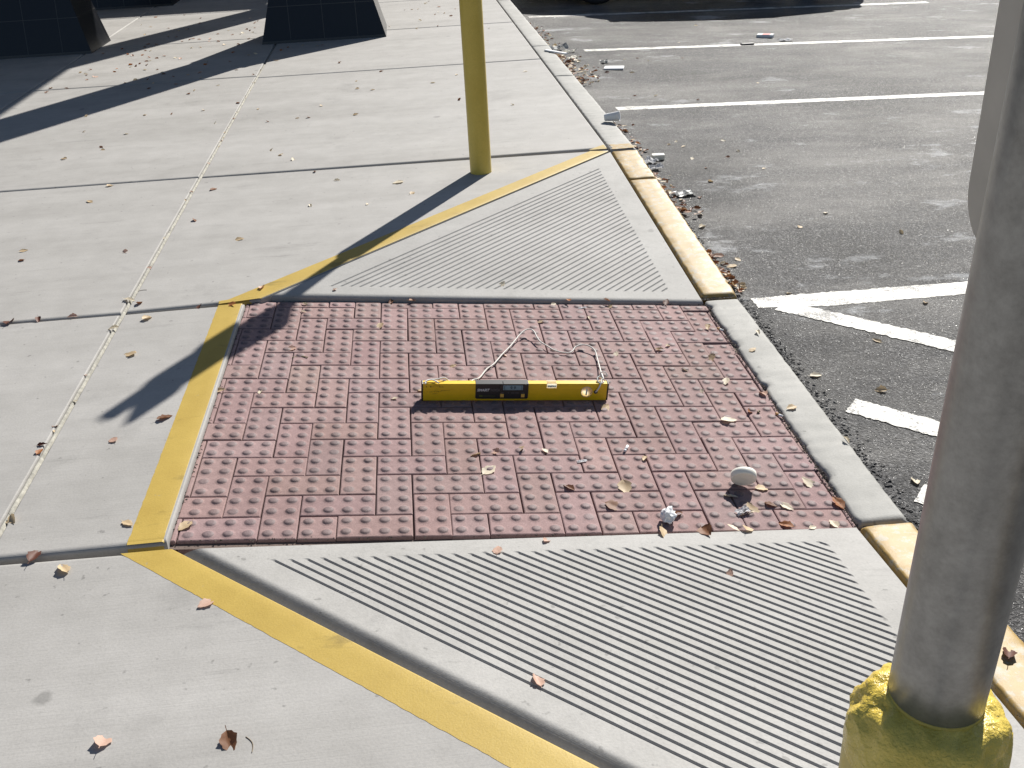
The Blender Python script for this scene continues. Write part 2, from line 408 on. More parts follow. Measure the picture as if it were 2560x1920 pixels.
# painted yellow lines: strips that follow the slab edge
def painted_edge(name, a, b, inward, w, rad, zf, mat, seed, back=0.0, a_out=None, b_out=None, up=0.0005, skirt=0.0):
    a = Vector(a); b = Vector(b); inward = Vector(inward).normalized()
    bm = bmesh.new(); rnd = random.Random(seed); n = max(2, int((b - a).length / 0.012)); prev = None
    ao = Vector(a_out) if a_out else a + inward * w
    bo = Vector(b_out) if b_out else b + inward * w
    for k in range(n + 1):
        t = k / n; p = a.lerp(b, t); q = ao.lerp(bo, t); row = []
        wob = 0.0012 * noise.noise(Vector((seed, t * 40, 0))) + rnd.gauss(0, 0.0005)
        L = (q - p).length; e = (q - p) / L
        if skirt: row.append(bm.verts.new((p.x - e.x * 0.0006, p.y - e.y * 0.0006, zf(p.x, p.y) - rad - skirt)))
        for s in range(6):
            an = math.pi / 2 * s / 5; dd = back - (0.0006 if skirt and s < 3 else 0) + (rad) * (1 - math.cos(an)); pt = p + e * dd
            row.append(bm.verts.new((pt.x, pt.y, zf(pt.x, pt.y) - (rad) * (1 - math.sin(an)) + up)))
        for s in (0.33, 0.66, 1.0):
            dd = rad + back + (L - rad - back) * s + (wob if s == 1 else 0); pt = p + e * dd
            row.append(bm.verts.new((pt.x, pt.y, zf(pt.x, pt.y) + up)))
        if prev:
            for i in range(len(row) - 1): bm.faces.new((prev[i], prev[i + 1], row[i + 1], row[i]))
        prev = row
    return structure(from_bm(name, bm, mat, smooth=True))
painted_edge("yellow_line", (LX, -0.9235), (LX, 0.598), (-1, 0), 0.098, 0.005, flat, M['yline'], 11, back=0.007)
painted_edge("yellow_line", (-0.357, 0.637), (1.316, 2.342), (-1, 1), 0.1, 0.006, flat, M['yline'], 12,
             a_out=(-0.518, 0.6125), b_out=(1.222, 2.371))
painted_edge("yellow_line", (B_B.x - 0.007, B_B.y - 0.007), (1.398, A_B.y - 0.014), (-0.67, -0.74), 0.105, 0.006, flat, M['yline'], 13,
             a_out=(-0.520, -0.957), b_out=(1.398, -2.676))
painted_edge("yellow_line", (-0.5135, -0.924), (-0.424, -0.924), (0, 1), 0.036, R_, flat, M['yline'], 15, up=0.0010, skirt=0.05)
painted_edge("yellow_line", (-0.515, 0.6105), (-0.372, 0.6365), (-0.03, 1), 0.030, R_, flat, M['yline'], 16, up=0.0010, skirt=0.05)
sheet("yellow_line", [(1.215, 2.392), (1.318, 2.390), (1.316, 2.478)], flat, M['yline'], 0.001, 14, lift=0.0015)

# ------------------------------------------------------------------ ramp flares with tooled grooves
def flare(name, A, B, D, zf, corner=None, edge_r=0.041, sgn=1, prof=None):
    """A-B is the edge along the yellow line, D the corner by the ramp and kerb"""
    bm = bmesh.new()
    poly = [Vector(p) for p in ((A.x, A.y), (B.x, B.y), (D.x, D.y))] if corner is None else [Vector(p) for p in ((A.x, A.y), (B.x, B.y), (corner.x, corner.y), (D.x, D.y))]
    rad = [edge_r, 0.022 if edge_r < 0.03 else 0.012, 0.008] if corner is None else [edge_r, 0.012, 0.012, 0.008]
    area = sum(p.x * poly[(i + 1) % len(poly)].y - poly[(i + 1) % len(poly)].x * p.y for i, p in enumerate(poly))
    if area < 0:
        m = len(poly); poly = poly[::-1]; rad = [rad[(m - 2 - i) % m] for i in range(m)]
    top = slab_rings(bm, poly, rad, zf, depth=0.12, steps=8, drop=1.12 if prof else 0.8, prof=prof)
    # groove field: triangle inset from the three edges
    a2, b2, d2 = Vector((A.x, A.y)), Vector((B.x, B.y)), Vector((D.x, D.y))
    e = (b2 - a2).normalized(); nrm = Vector((-e.y, e.x)); nrm = nrm if nrm.dot(d2 - a2) > 0 else -nrm
    tri = [a2, b2, d2]
    if (b2 - a2).cross(d2 - a2) < 0: tri = [a2, d2, b2]; ds = [0.115, 0.085, 0.125]
    else: ds = [0.125, 0.085, 0.115]
    # distances: along yellow line .125, along the pavers .085, along the kerb .115
    if tri[1] is b2: ds = [0.096, 0.072, 0.115]
    else: ds = [0.115, 0.072, 0.096]
    it = inset(tri, ds)
    P0 = it[0] if tri[0] is a2 else it[0]
    ia, ib, idd = (it[0], it[1], it[2]) if tri[1] is b2 else (it[0], it[2], it[1])
    hole = [bm.verts.new((p.x, p.y, zf(p.x, p.y))) for p in (ia, ib, idd)]
    inner = [hole[0], hole[1], hole[2]]
    be = bm.edges
    edges = [bm.edges.get((inner[i], inner[(i + 1) % 3])) or bm.edges.new((inner[i], inner[(i + 1) % 3])) for i in range(3)]
    edges += [bm.edges.get((top[i], top[(i + 1) % len(top)])) for i in range(len(top))]
    bmesh.ops.triangle_fill(bm, use_beauty=True, use_dissolve=False, edges=edges)
    # remove any face that filled the hole itself
    for fc in [fc for fc in bm.faces if set(fc.verts) == set(inner)]: bm.faces.remove(fc)
    H = (idd - ia).dot(nrm); pitch = 0.0272; gw = 0.0100; gd = 0.0043
    prof = [(0.0, 0.0)]; dcur = 0.006
    while dcur + gw < H - 0.004:
        for k, (u, v) in enumerate(((0, 0), (0.12, 0.35), (0.3, 0.85), (0.5, 1.0), (0.7, 0.85), (0.88, 0.35), (1.0, 0))):
            prof.append((dcur + u * gw, -v * gd))
        dcur += pitch
    prof.append((H, 0.0))
    def clip(dd):
        t = dd / H
        return ia.lerp(idd, t), ib.lerp(idd, t)
    prev = None; rnd = random.Random(3); cur = (0, 0); gi = -1
    for dd, dz in prof:
        p, q = clip(dd)
        L = (q - p).length
        if dz == 0: cur = (rnd.uniform(0.0, 0.006), rnd.uniform(0.0, 0.006)) if True else cur
        e1 = min(0.4, (0.012) / max(L, 1e-4)); row = []
        for t, kz in ((0, 0), (min(0.3, cur[0] / max(L, 1e-4)), 0.0), (min(0.42, e1 + cur[0] / max(L, 1e-4)), 1), (0.5, 1), (max(0.58, 1 - e1 - cur[1] / max(L, 1e-4)), 1), (max(0.7, 1 - cur[1] / max(L, 1e-4)), 0.0), (1, 0)):
            c = p.lerp(q, t); wob = 0.0009 * noise.noise(Vector((dd * 5, t * 9, 1)))
            row.append(bm.verts.new((c.x + nrm.x * wob * kz, c.y + nrm.y * wob * kz, zf(c.x, c.y) + dz * kz)))
        if prev:
            for i in range(6):
                fc = bm.faces.new((prev[i], prev[i + 1], row[i + 1], row[i]))
        prev = row
    return structure(from_bm(name, bm, M['flare']))
flare("ramp_flare", A_T, B_T, D_T, ZF_T, edge_r=0.012)
flare("ramp_flare", A_B, B_B, D_B, ZF_B, corner=None, prof=((0, 1.0), (0.2, 0.72), (0.35, 0.50), (0.46, 0.355), (0.54, 0.26), (0.61, 0.185), (0.68, 0.12), (0.74, 0.075), (0.80, 0.042), (0.86, 0.02), (0.93, 0.006), (1.0, 0.0)))

# ------------------------------------------------------------------ tactile pavers on the ramp
def build_pavers():
    bm = bmesh.new(); rnd = random.Random(21); gap = 0.0012
    V0, V1 = YN + 0.001, YF - 0.002
    UR = PX0 + (XR - PX0) / math.cos(TH) - 0.002; UL = PX0 + 0.006
    tone = bm.verts.layers.float_color.new('tone')
    def brick(u0, u1, w0, w1):
        cu0, cu1, cw0, cw1 = max(u0, UL - gap), min(u1, UR + gap), max(w0, V0 - gap), min(w1, V1 + gap)
        if cu1 - cu0 < 0.012 or cw1 - cw0 < 0.012: return
        a, b, c, d_ = cu0 + gap, cu1 - gap, cw0 + gap, cw1 - gap
        edge = (cu1 > UR - 0.16)
        j = lambda s: rnd.gauss(0, s)
        tz = j(0.0006) - (abs(j(0.003)) if edge else 0); tx = j(0.004) * (2.0 if edge else 1); ty = j(0.004); rz = j(0.004)
        cx, cy = (a + b) / 2 + j(0.0006), (c + d_) / 2 + j(0.0006)
        def P(u, w, h):
            du, dw = u - (a + b) / 2, w - (c + d_) / 2
            ru, rw = du - rz * dw, dw + rz * du
            return tow(cx + ru, cy + rw, h + tz + tx * du + ty * dw)
        ch = 0.0035; nv0 = len(bm.verts); tv = rnd.gauss(1.0, 0.038); tc = (tv * rnd.gauss(1, .015), tv, tv * rnd.gauss(1, .02), 1)
        rings = []
        for ins, h in ((0, -0.05), (0, -0.0035), (0.0010, -0.0014), (ch, 0.0)):
            rings.append([bm.verts.new(P(u, w, h)) for u, w in ((a + ins, c + ins), (b - ins, c + ins), (b - ins, d_ - ins), (a + ins, d_ - ins))])
        for q, r2 in zip(rings, rings[1:]):
            for i in range(4):
                fc = bm.faces.new((q[i], q[(i + 1) % 4], r2[(i + 1) % 4], r2[i]))
        bm.faces.new(rings[-1])
        # domes
        nu, nw = (4, 2) if (u1 - u0) > 0.15 else (2, 4)
        for i in range(nu):
            for k in range(nw):
                du = u0 + (i + 0.5) * (u1 - u0) / nu; dw = w0 + (k + 0.5) * (w1 - w0) / nw
                if not (a + 0.010 < du < b - 0.010 and c + 0.010 < dw < d_ - 0.010): continue
                hh = 0.0055 * rnd.uniform(0.82, 1.08) * (0.55 if rnd.random() < 0.05 else 1); prev = None; sg = 14; rj = rnd.uniform(0.94, 1.06)
                for (rad, z, mi) in ((0.0205, 0.0001, 0), (0.0172, 0.0005, 0), (0.0145, 0.0015, 0), (0.0125, 0.0031, 1), (0.0100, 0.0045, 1), (0.0064, 0.0051, 1), (0.0, 0.0053, 1)):
                    ring = [bm.verts.new(P(du + rad * rj * math.cos(2 * math.pi * s / sg), dw + rad * rj * math.sin(2 * math.pi * s / sg),
                                           z * hh / 0.0053 + (0.0005 * noise.noise(Vector((du * 90 + rad * 900 * math.cos(s * .45), dw * 90 + rad * 900 * math.sin(s * .45), 2))) if z > 0.003 else 0)))
                            for s in range(sg)] if rad else [bm.verts.new(P(du, dw, z * hh / 0.0053))]
                    if prev:
                        for s in range(sg):
                            fc = bm.faces.new((prev[s], prev[(s + 1) % sg], ring[(s + 1) % sg], ring[s])) if len(ring) > 1 else bm.faces.new((prev[s], prev[(s + 1) % sg], ring[0]))
                            fc.smooth = True; fc.material_index = mi
                    prev = ring
        bm.verts.ensure_lookup_table()
        for q in range(nv0, len(bm.verts)): bm.verts[q][tone] = tc
    for i in range(-8, 24):
        for j in range(-12, 12):
            k = (i + j + 1) % 4                                # j counts rows away from the camera
            if k == 0: brick(i * 0.1, i * 0.1 + 0.2, (j) * 0.1, (j + 1) * 0.1)
            if k == 2: brick(i * 0.1, i * 0.1 + 0.1, j * 0.1, (j + 2) * 0.1)
    structure(from_bm("tactile_paving", bm, [M['paver'], M['dome']]))
    bm = bmesh.new()
    bm.faces.new([bm.verts.new(tow(u, w, -0.0115)) for u, w in ((PX0 - 0.004, YN - 0.02), (UR + 0.02, YN - 0.02), (UR + 0.02, YF + 0.02), (PX0 - 0.004, YF + 0.02))])
    structure(from_bm("paving_bed", bm, M['bed']))
build_pavers()

# ------------------------------------------------------------------ kerb
def kerb(name, y0, y1, mat, n=None, r_in=0.010, r_out=0.020, zf=ztop, seed=0, rough=0.0028, inner_chip=0.0, yend=None):
    bm = bmesh.new(); n = n or max(3, int((y1 - y0) / 0.012)); prev = None; first = last = None
    for k in range(n + 1):
        t = k / n; y = y0 + (y1 - y0) * t
        ye = min(y - y0, y1 - y); er = 0.0
        if ye < 0.012: er = (0.012 - ye) ** 2 / 0.012 * 0.8
        ci = curb_in(y); co = ci + CW_; z = zf(y) - er
        chip = inner_chip * max(0, noise.fractal(Vector((seed, y * 9, 0)), 0.7, 2, 5)) if inner_chip else 0
        prof = [(ci + chip, z - 0.2), (ci + chip, z - r_in - chip * 0.4)]
        for s in (1, 2, 3): a = math.pi / 2 * s / 3; prof.append((ci + chip + r_in * (1 - math.cos(a)), z - r_in * (1 - math.sin(a)) - (chip * 0.25 if s < 3 else 0)))
        prof += [(ci + CW_ * 0.3, z), (ci + CW_ * 0.6, z - 0.001)]
        for s in range(6): a = math.pi / 2 * (5 - s) / 5; prof.append((co - r_out * (1 - math.cos(a)), z - 0.002 - r_out * (1 - math.sin(a))))
        prof.append((co + 0.012, z - 0.30))
        row = []
        for i, (x, zz) in enumerate(prof):
            nn = rough * noise.fractal(Vector((x * 32 + seed, y * 32, zz * 20)), 0.8, 2, 4)
            row.append(bm.verts.new((x + nn * 0.6, y, zz + nn)))
        if prev:
            for i in range(len(row) - 1): bm.faces.new((prev[i], prev[i + 1], row[i + 1], row[i]))
        else: bm.faces.new(row)
        prev = row
    bm.faces.new(prev)
    return structure(from_bm(name, bm, mat, smooth=True))
g = 0.004
kerb("kerb", -8.0, -2.70, M['ycurb'], seed=1)
kerb("kerb", -2.692, -0.905, M['ycurb'], seed=2)
kerb("gutter_strip", -0.885, 0.690, M['curb'], seed=3, rough=0.002, r_in=0.012, inner_chip=0.022, zf=lambda y: -0.188)
kerb("kerb", 0.705, 1.945, M['ycurb'], seed=4)
kerb("kerb", 1.955, 2.350, M['ycurb'], seed=5)
kerb("kerb", 2.358, 4.42, M['curb'], seed=6)
sheet("yellow_line", [(1.345, 2.368), (1.465, 2.368), (1.462, 2.462), (1.345, 2.468)], lambda x, y: 0.0, M['ycurb'], 0.002, 31, lift=0.0022)
kerb("kerb", 4.43, 5.69, M['curb'], seed=7)
kerb("kerb", 5.70, 8.6, M['curb'], seed=8)
kerb("kerb", 8.61, 16.0, M['curb'], seed=9)

# grit, moss and crumbled asphalt in the joints
def grit(name, pts, label, mat, seed, smin=0.002, smax=0.006):
    rnd = random.Random(seed); bm = bmesh.new()
    for (x, y, z, k) in pts:
        s = rnd.uniform(smin, smax) * k; vs = []
        for _ in range(6):
            v = Vector((rnd.gauss(0, 1), rnd.gauss(0, 1), rnd.gauss(0, 1))).normalized() * s
            vs.append(bm.verts.new((x + v.x, y + v.y, z + abs(v.z) * 0.7)))
        try: bmesh.ops.convex_hull(bm, input=vs)
        except Exception: pass
    return stuff(from_bm(name, bm, mat), label, "grit")
rnd = random.Random(77); pts = []
for _ in range(900):
    y = rnd.uniform(-2.6, 8.0); w = abs(noise.noise(Vector((0, y * 3, 9)))) + 0.2
    pts.append((curb_in(y) - 0.004 + rnd.gauss(0, 0.004), y, ztop(y) - 0.006, w * 1.4))
for _ in range(260):
    x = rnd.gauss(1.44, 0.05); y = rnd.gauss(0.700, 0.006); pts.append((x, y, -0.19, 1.0))
for _ in range(160):
    x = rnd.uniform(-0.4, 1.4); pts.append((x, 0.655 + rnd.gauss(0, 0.003), zr(x) - 0.002, 0.8))
for _ in range(200):
    y = rnd.uniform(-0.88, 0.6); pts.append((-0.412 + rnd.gauss(0, 0.003), y, -0.018, 0.9))
for _ in range(220):
    x = rnd.uniform(-0.4, 1.4); pts.append((x, -0.896 + rnd.gauss(0, 0.003), zr(x) - 0.004, 0.9))
for _ in range(420):
    y = rnd.uniform(-0.88, 0.68); pts.append((1.402 + rnd.gauss(0, 0.007), y, -0.196, 1.0))
grit("joint_dirt", pts, "dark dirt and moss crumbs packed in the joints along kerb and pavers", M['grit'], 4)
pts = []
for _ in range(1500):
    y = rnd.uniform(-2.4, 2.4); x = 1.552 + abs(rnd.gauss(0, 0.022)); pts.append((x, y, zlot(x) - 0.001, 1.25))
grit("loose_asphalt", pts, "crumbled black asphalt chips along the edge of the gutter strip", M['asphalt'], 5, 0.003, 0.008)

# ------------------------------------------------------------------ sign bollards
def galv():
    m, nt, b = new_mat("galvanised_steel")
    P = pos(nt, obj=True)
    n1 = noise_n(nt, P, 48.0, 6, 0.7); n2 = noise_n(nt, P, 220.0, 3, 0.6)
    c = mix(nt, ramp(nt, n1, (0.32, 0.0), (0.66, 1.0)), (0.265, 0.258, 0.248), (0.365, 0.357, 0.347))
    c = mix(nt, 0.4, c, ramp(nt, n2, (0.3, 0.75), (0.6, 1.0)), 'MULTIPLY')
    sc = noise_n(nt, pos(nt, (50, 50, 4), obj=True), 1.0, 3, 0.6)
    c = mix(nt, 0.5, c, ramp(nt, sc, (0.25, 0.55), (0.31, 1.0)), 'MULTIPLY')
    nt.links.new(c, b.inputs['Base Color']); b.inputs['Metallic'].default_value = 0.7
    b.inputs['Roughness'].default_value = 0.36; bump(nt, b, n2, 0.15, 0.001); return m
M['galv'] = galv()
M['ypipe'] = yellow_paint("yellow_bollard_paint", (0.56, 0.415, 0.075), (0.64, 0.485, 0.105), 0.0)
M['ypipe'].node_tree.nodes["Principled BSDF"].inputs['Roughness'].default_value = 0.38
def lumpy_paint():
    m, nt, b = new_mat("lumpy_yellow_paint")
    P = pos(nt, obj=True); n1 = noise_n(nt, P, 60, 5, 0.6); n2 = noise_n(nt, P, 190, 4, 0.6); n3 = noise_n(nt, P, 22, 3)
    c = mix(nt, ramp(nt, n3, (0.3, 0.0), (0.7, 1.0)), (0.66, 0.48, 0.075), (0.80, 0.61, 0.13))
    nt.links.new(c, b.inputs['Base Color']); b.inputs['Roughness'].default_value = 0.24
    k = bump(nt, b, n1, 0.7, 0.006); bump(nt, b, n2, 0.6, 0.003, k); return m
M['lumpy'] = lumpy_paint()
M['signback'] = plain("cream_sign_back", (0.56, 0.50, 0.43), 0.6, var=0.10, vscale=18)
M['signface'] = plain("blue_sign_face", (0.03, 0.10, 0.42), 0.4)
M['dark'] = plain("dark_rubber", (0.022, 0.021, 0.02), 0.6)
M['steel'] = plain("bolt_steel", (0.30, 0.29, 0.28), 0.45, metal=0.7)
M['hole_shade'] = plain("bolt_hole_shade", (0.06, 0.05, 0.045), 0.8)  # dark colour painted in for the shaded inside of the bolt holes
def rounded_panel(name, w, h, t, r, mats, parent, y0=0.0, z0=0.0, x0=0.0):
    bm = bmesh.new(); outl = []
    for cx, cz, a0 in ((w / 2 - r, h - r, 0), (-w / 2 + r, h - r, 90), (-w / 2 + r, r, 180), (w / 2 - r, r, 270)):
        for k in range(9):
            a = math.radians(a0 + k * 90 / 8); outl.append((cx + r * math.cos(a), cz + r * math.sin(a)))
    back = [bm.verts.new((x0, y0 + y, z0 + z)) for y, z in outl]; front = [bm.verts.new((x0 + t, y0 + y, z0 + z)) for y, z in outl]
    bm.faces.new(back); ff = bm.faces.new(front); ff.material_index = 1
    for i in range(len(outl)): bm.faces.new((back[i], back[(i + 1) % len(outl)], front[(i + 1) % len(outl)], front[i]))
    return from_bm(name, bm, mats, parent)
def sign_bollard(loc, rp, hp, rpost, htop, lean, zs, label, sy=0.0, w=0.305, seed=1, cap_h=0.045, holes=()):
    t = empty("sign_bollard", loc, label, "bollard", "sign bollards beside the ramp")
    lathe("bollard_pipe", [(rp, -0.02), (rp, 0.0), (rp, 0.3), (rp, hp * 0.6), (rp, hp - 0.02), (rp * 0.995, hp)], M['ypipe'], t, 48)
    R2 = rp * 1.01
    prof = [(rp * 0.985, hp - 0.012), (R2, hp - 0.004)]
    for k in range(14):
        a = math.pi / 2 * k / 13
        prof.append((rpost * 0.8 + (R2 - rpost * 0.8) * max(0.0, math.cos(a)) ** 0.75, hp + cap_h * math.sin(a)))
    lathe("concrete_cap", prof, M['lumpy'], t, 72, rough=lambda z: 0.0005 + 0.0034 * min(1.0, max(0.0, (z - hp) / 0.02)), sc=62, seed=seed)
    lx, ly = lean
    def ax(z): return Vector((lx * (z - hp), ly * (z - hp), z))
    po = tube("post", [ax(z) for z in (hp - 0.02, hp + 0.1, (hp + htop) / 2, htop)], rpost, M['galv'], t, 40)
    col = tube("paint_collar", [ax(hp + cap_h - 0.012), ax(hp + cap_h - 0.007), ax(hp + cap_h - 0.001), ax(hp + cap_h + 0.002)], lambda i: rpost * (1.05 if i < 2 else 1.008), M['ypipe'], po, 40)
    for (z0, h) in zs:
        c = ax(z0 + h / 2)
        pn = rounded_panel("sign_panel", w, h, 0.0025, 0.038, [M['signback'], M['signface']], t, c.y + sy, z0, c.x + rpost + 0.003)
        if holes:
            for k, (hy, hz, hr) in enumerate(holes):
                hx = ax(hz).x + rpost + 0.0026
                hb = lathe("bolt_hole", [(0.0, 0.0006), (hr * .6, 0.0006), (hr, 0.0)], M['hole_shade'], pn, 12)
                hb.data.transform(Matrix.Translation((hx, hy, hz)) @ Matrix.Rotation(-math.pi / 2, 4, 'Y'))
    return t
sign_bollard((0.606, 2.125, 0), 0.0555, 0.872, 0.030, 1.93, (0.045, -0.02), [(1.235, 0.455), (1.695, 0.19)], "tall yellow bollard rising out of the far sidewalk slab", seed=3, w=0.30)
NB = sign_bollard((0.632, -2.578, 0), 0.0565, 0.903, 0.0325, 2.02, (0.020, -0.008), [(1.243, 0.46)], "grey steel post set in a yellow bollard with lumpy painted top", seed=8, cap_h=0.050, holes=((0.0275, 1.362, 0.0055), (0.0345, 1.318, 0.004)))

# ------------------------------------------------------------------ dark tiled columns, canopy and an added building out of view for shade
def tile_mat():
    m, nt, b = new_mat("black_glazed_tile")
    P = pos(nt, obj=True)
    sp = node(nt, "ShaderNodeSeparateXYZ"); nt.links.new(P, sp.inputs[0])
    tot = None
    for ax, per in ((0, 0.30), (1, 0.30), (2, 0.30)):
        a = node(nt, "ShaderNodeMath", operation='DIVIDE'); nt.links.new(sp.outputs[ax], a.inputs[0]); a.inputs[1].default_value = per
        fr = node(nt, "ShaderNodeMath", operation='FRACT'); nt.links.new(a.outputs[0], fr.inputs[0])
        lt = node(nt, "ShaderNodeMath", operation='LESS_THAN'); nt.links.new(fr.outputs[0], lt.inputs[0]); lt.inputs[1].default_value = 0.022
        if tot is None: tot = lt
        else:
            mx = node(nt, "ShaderNodeMath", operation='MAXIMUM'); nt.links.new(tot.outputs[0], mx.inputs[0]); nt.links.new(lt.outputs[0], mx.inputs[1]); tot = mx
    c = mix(nt, tot.outputs[0], (0.009, 0.010, 0.013), (0.045, 0.044, 0.042))
    nt.links.new(c, b.inputs['Base Color']); b.inputs['Roughness'].default_value = 0.24; b.inputs['Specular IOR Level'].default_value = 0.38
    return m
M['tile'] = tile_mat()
M['stucco'] = plain("stucco", (0.42, 0.37, 0.30), 0.85, var=0.06, vscale=6)
M['soffit'] = plain("canopy_soffit", (0.32, 0.30, 0.27), 0.8)
M['glass'] = plain("dark_glass", (0.015, 0.018, 0.02), 0.05, var=0)
M['frame'] = plain("dark_metal_frame", (0.04, 0.04, 0.042), 0.4, metal=0.5)
def column(cx, y0, label, hb=1.10, H=3.4):
    t = empty("tiled_column", (cx, y0, 0), label, "column", "dark tiled columns carrying the canopy")
    bm = bmesh.new()
    r0 = [bm.verts.new((x, y, 0)) for x, y in ((-0.5575, 0), (0.5575, 0), (0.5575, 0.70), (-0.5575, 0.70))]
    r1 = [bm.verts.new((x, y, hb)) for x, y in ((-0.255, 0.31), (0.255, 0.31), (0.255, 0.70), (-0.255, 0.70))]
    for i in range(4): bm.faces.new((r0[i], r0[(i + 1) % 4], r1[(i + 1) % 4], r1[i]))
    bm.faces.new(r1); from_bm("column_base", bm, M['tile'], t)
    box("column_shaft", (-0.22, 0.33, hb), (0.22, 0.69, H), M['tile'], t, bw=0.006)
    box("column_cap", (-0.25, 0.305, hb + 0.001), (0.25, 0.712, hb + 0.05), M['tile'], t, bw=0.006)
column(-0.468, 6.66, "dark tiled column with flared base nearest the kerb")
column(-3.11, 6.79, "dark tiled column with flared base at the left edge")
column(-0.36, 9.81, "dark tiled column behind the one nearest the kerb")
column(-2.98, 9.92, "dark tiled column far back on the left, mostly in shade")
b = empty("canopy", (0, 0, 3.4), "flat canopy roof over the walkway on dark tiled columns", "canopy")
box("canopy_roof", (-7.0, 6.0, 0.0), (-0.12, 11.15, 0.35), M['stucco'], b, bw=0.01)
box("canopy_fascia", (-7.05, 5.9, 0.05), (-0.13, 5.998, 0.42), M['frame'], b)
b = empty("added_shade_building", (0, 14, 0), "added unseen stucco building that shades the far walkway", "building")  # added out of view, sized to cast the shade behind the columns
box("wall", (-20, 0, -0.3), (1.3, 8, 3.75), M['stucco'], b)
box("plinth", (-20, -0.06, -0.3), (1.3, -0.002, 0.7), M['tile'], b)
for x0 in (-17, -13, -9, -5, -1.6):
    w = box("window", (x0, -0.05, 0.8), (x0 + 2.4, -0.003, 2.8), M['frame'], b)
    box("pane", (x0 + 0.06, -0.058, 0.86), (x0 + 2.34, -0.0505, 2.74), M['glass'], w)
box("parapet", (-20.1, -0.12, 3.75), (1.4, 8.1, 3.95), M['frame'], b)

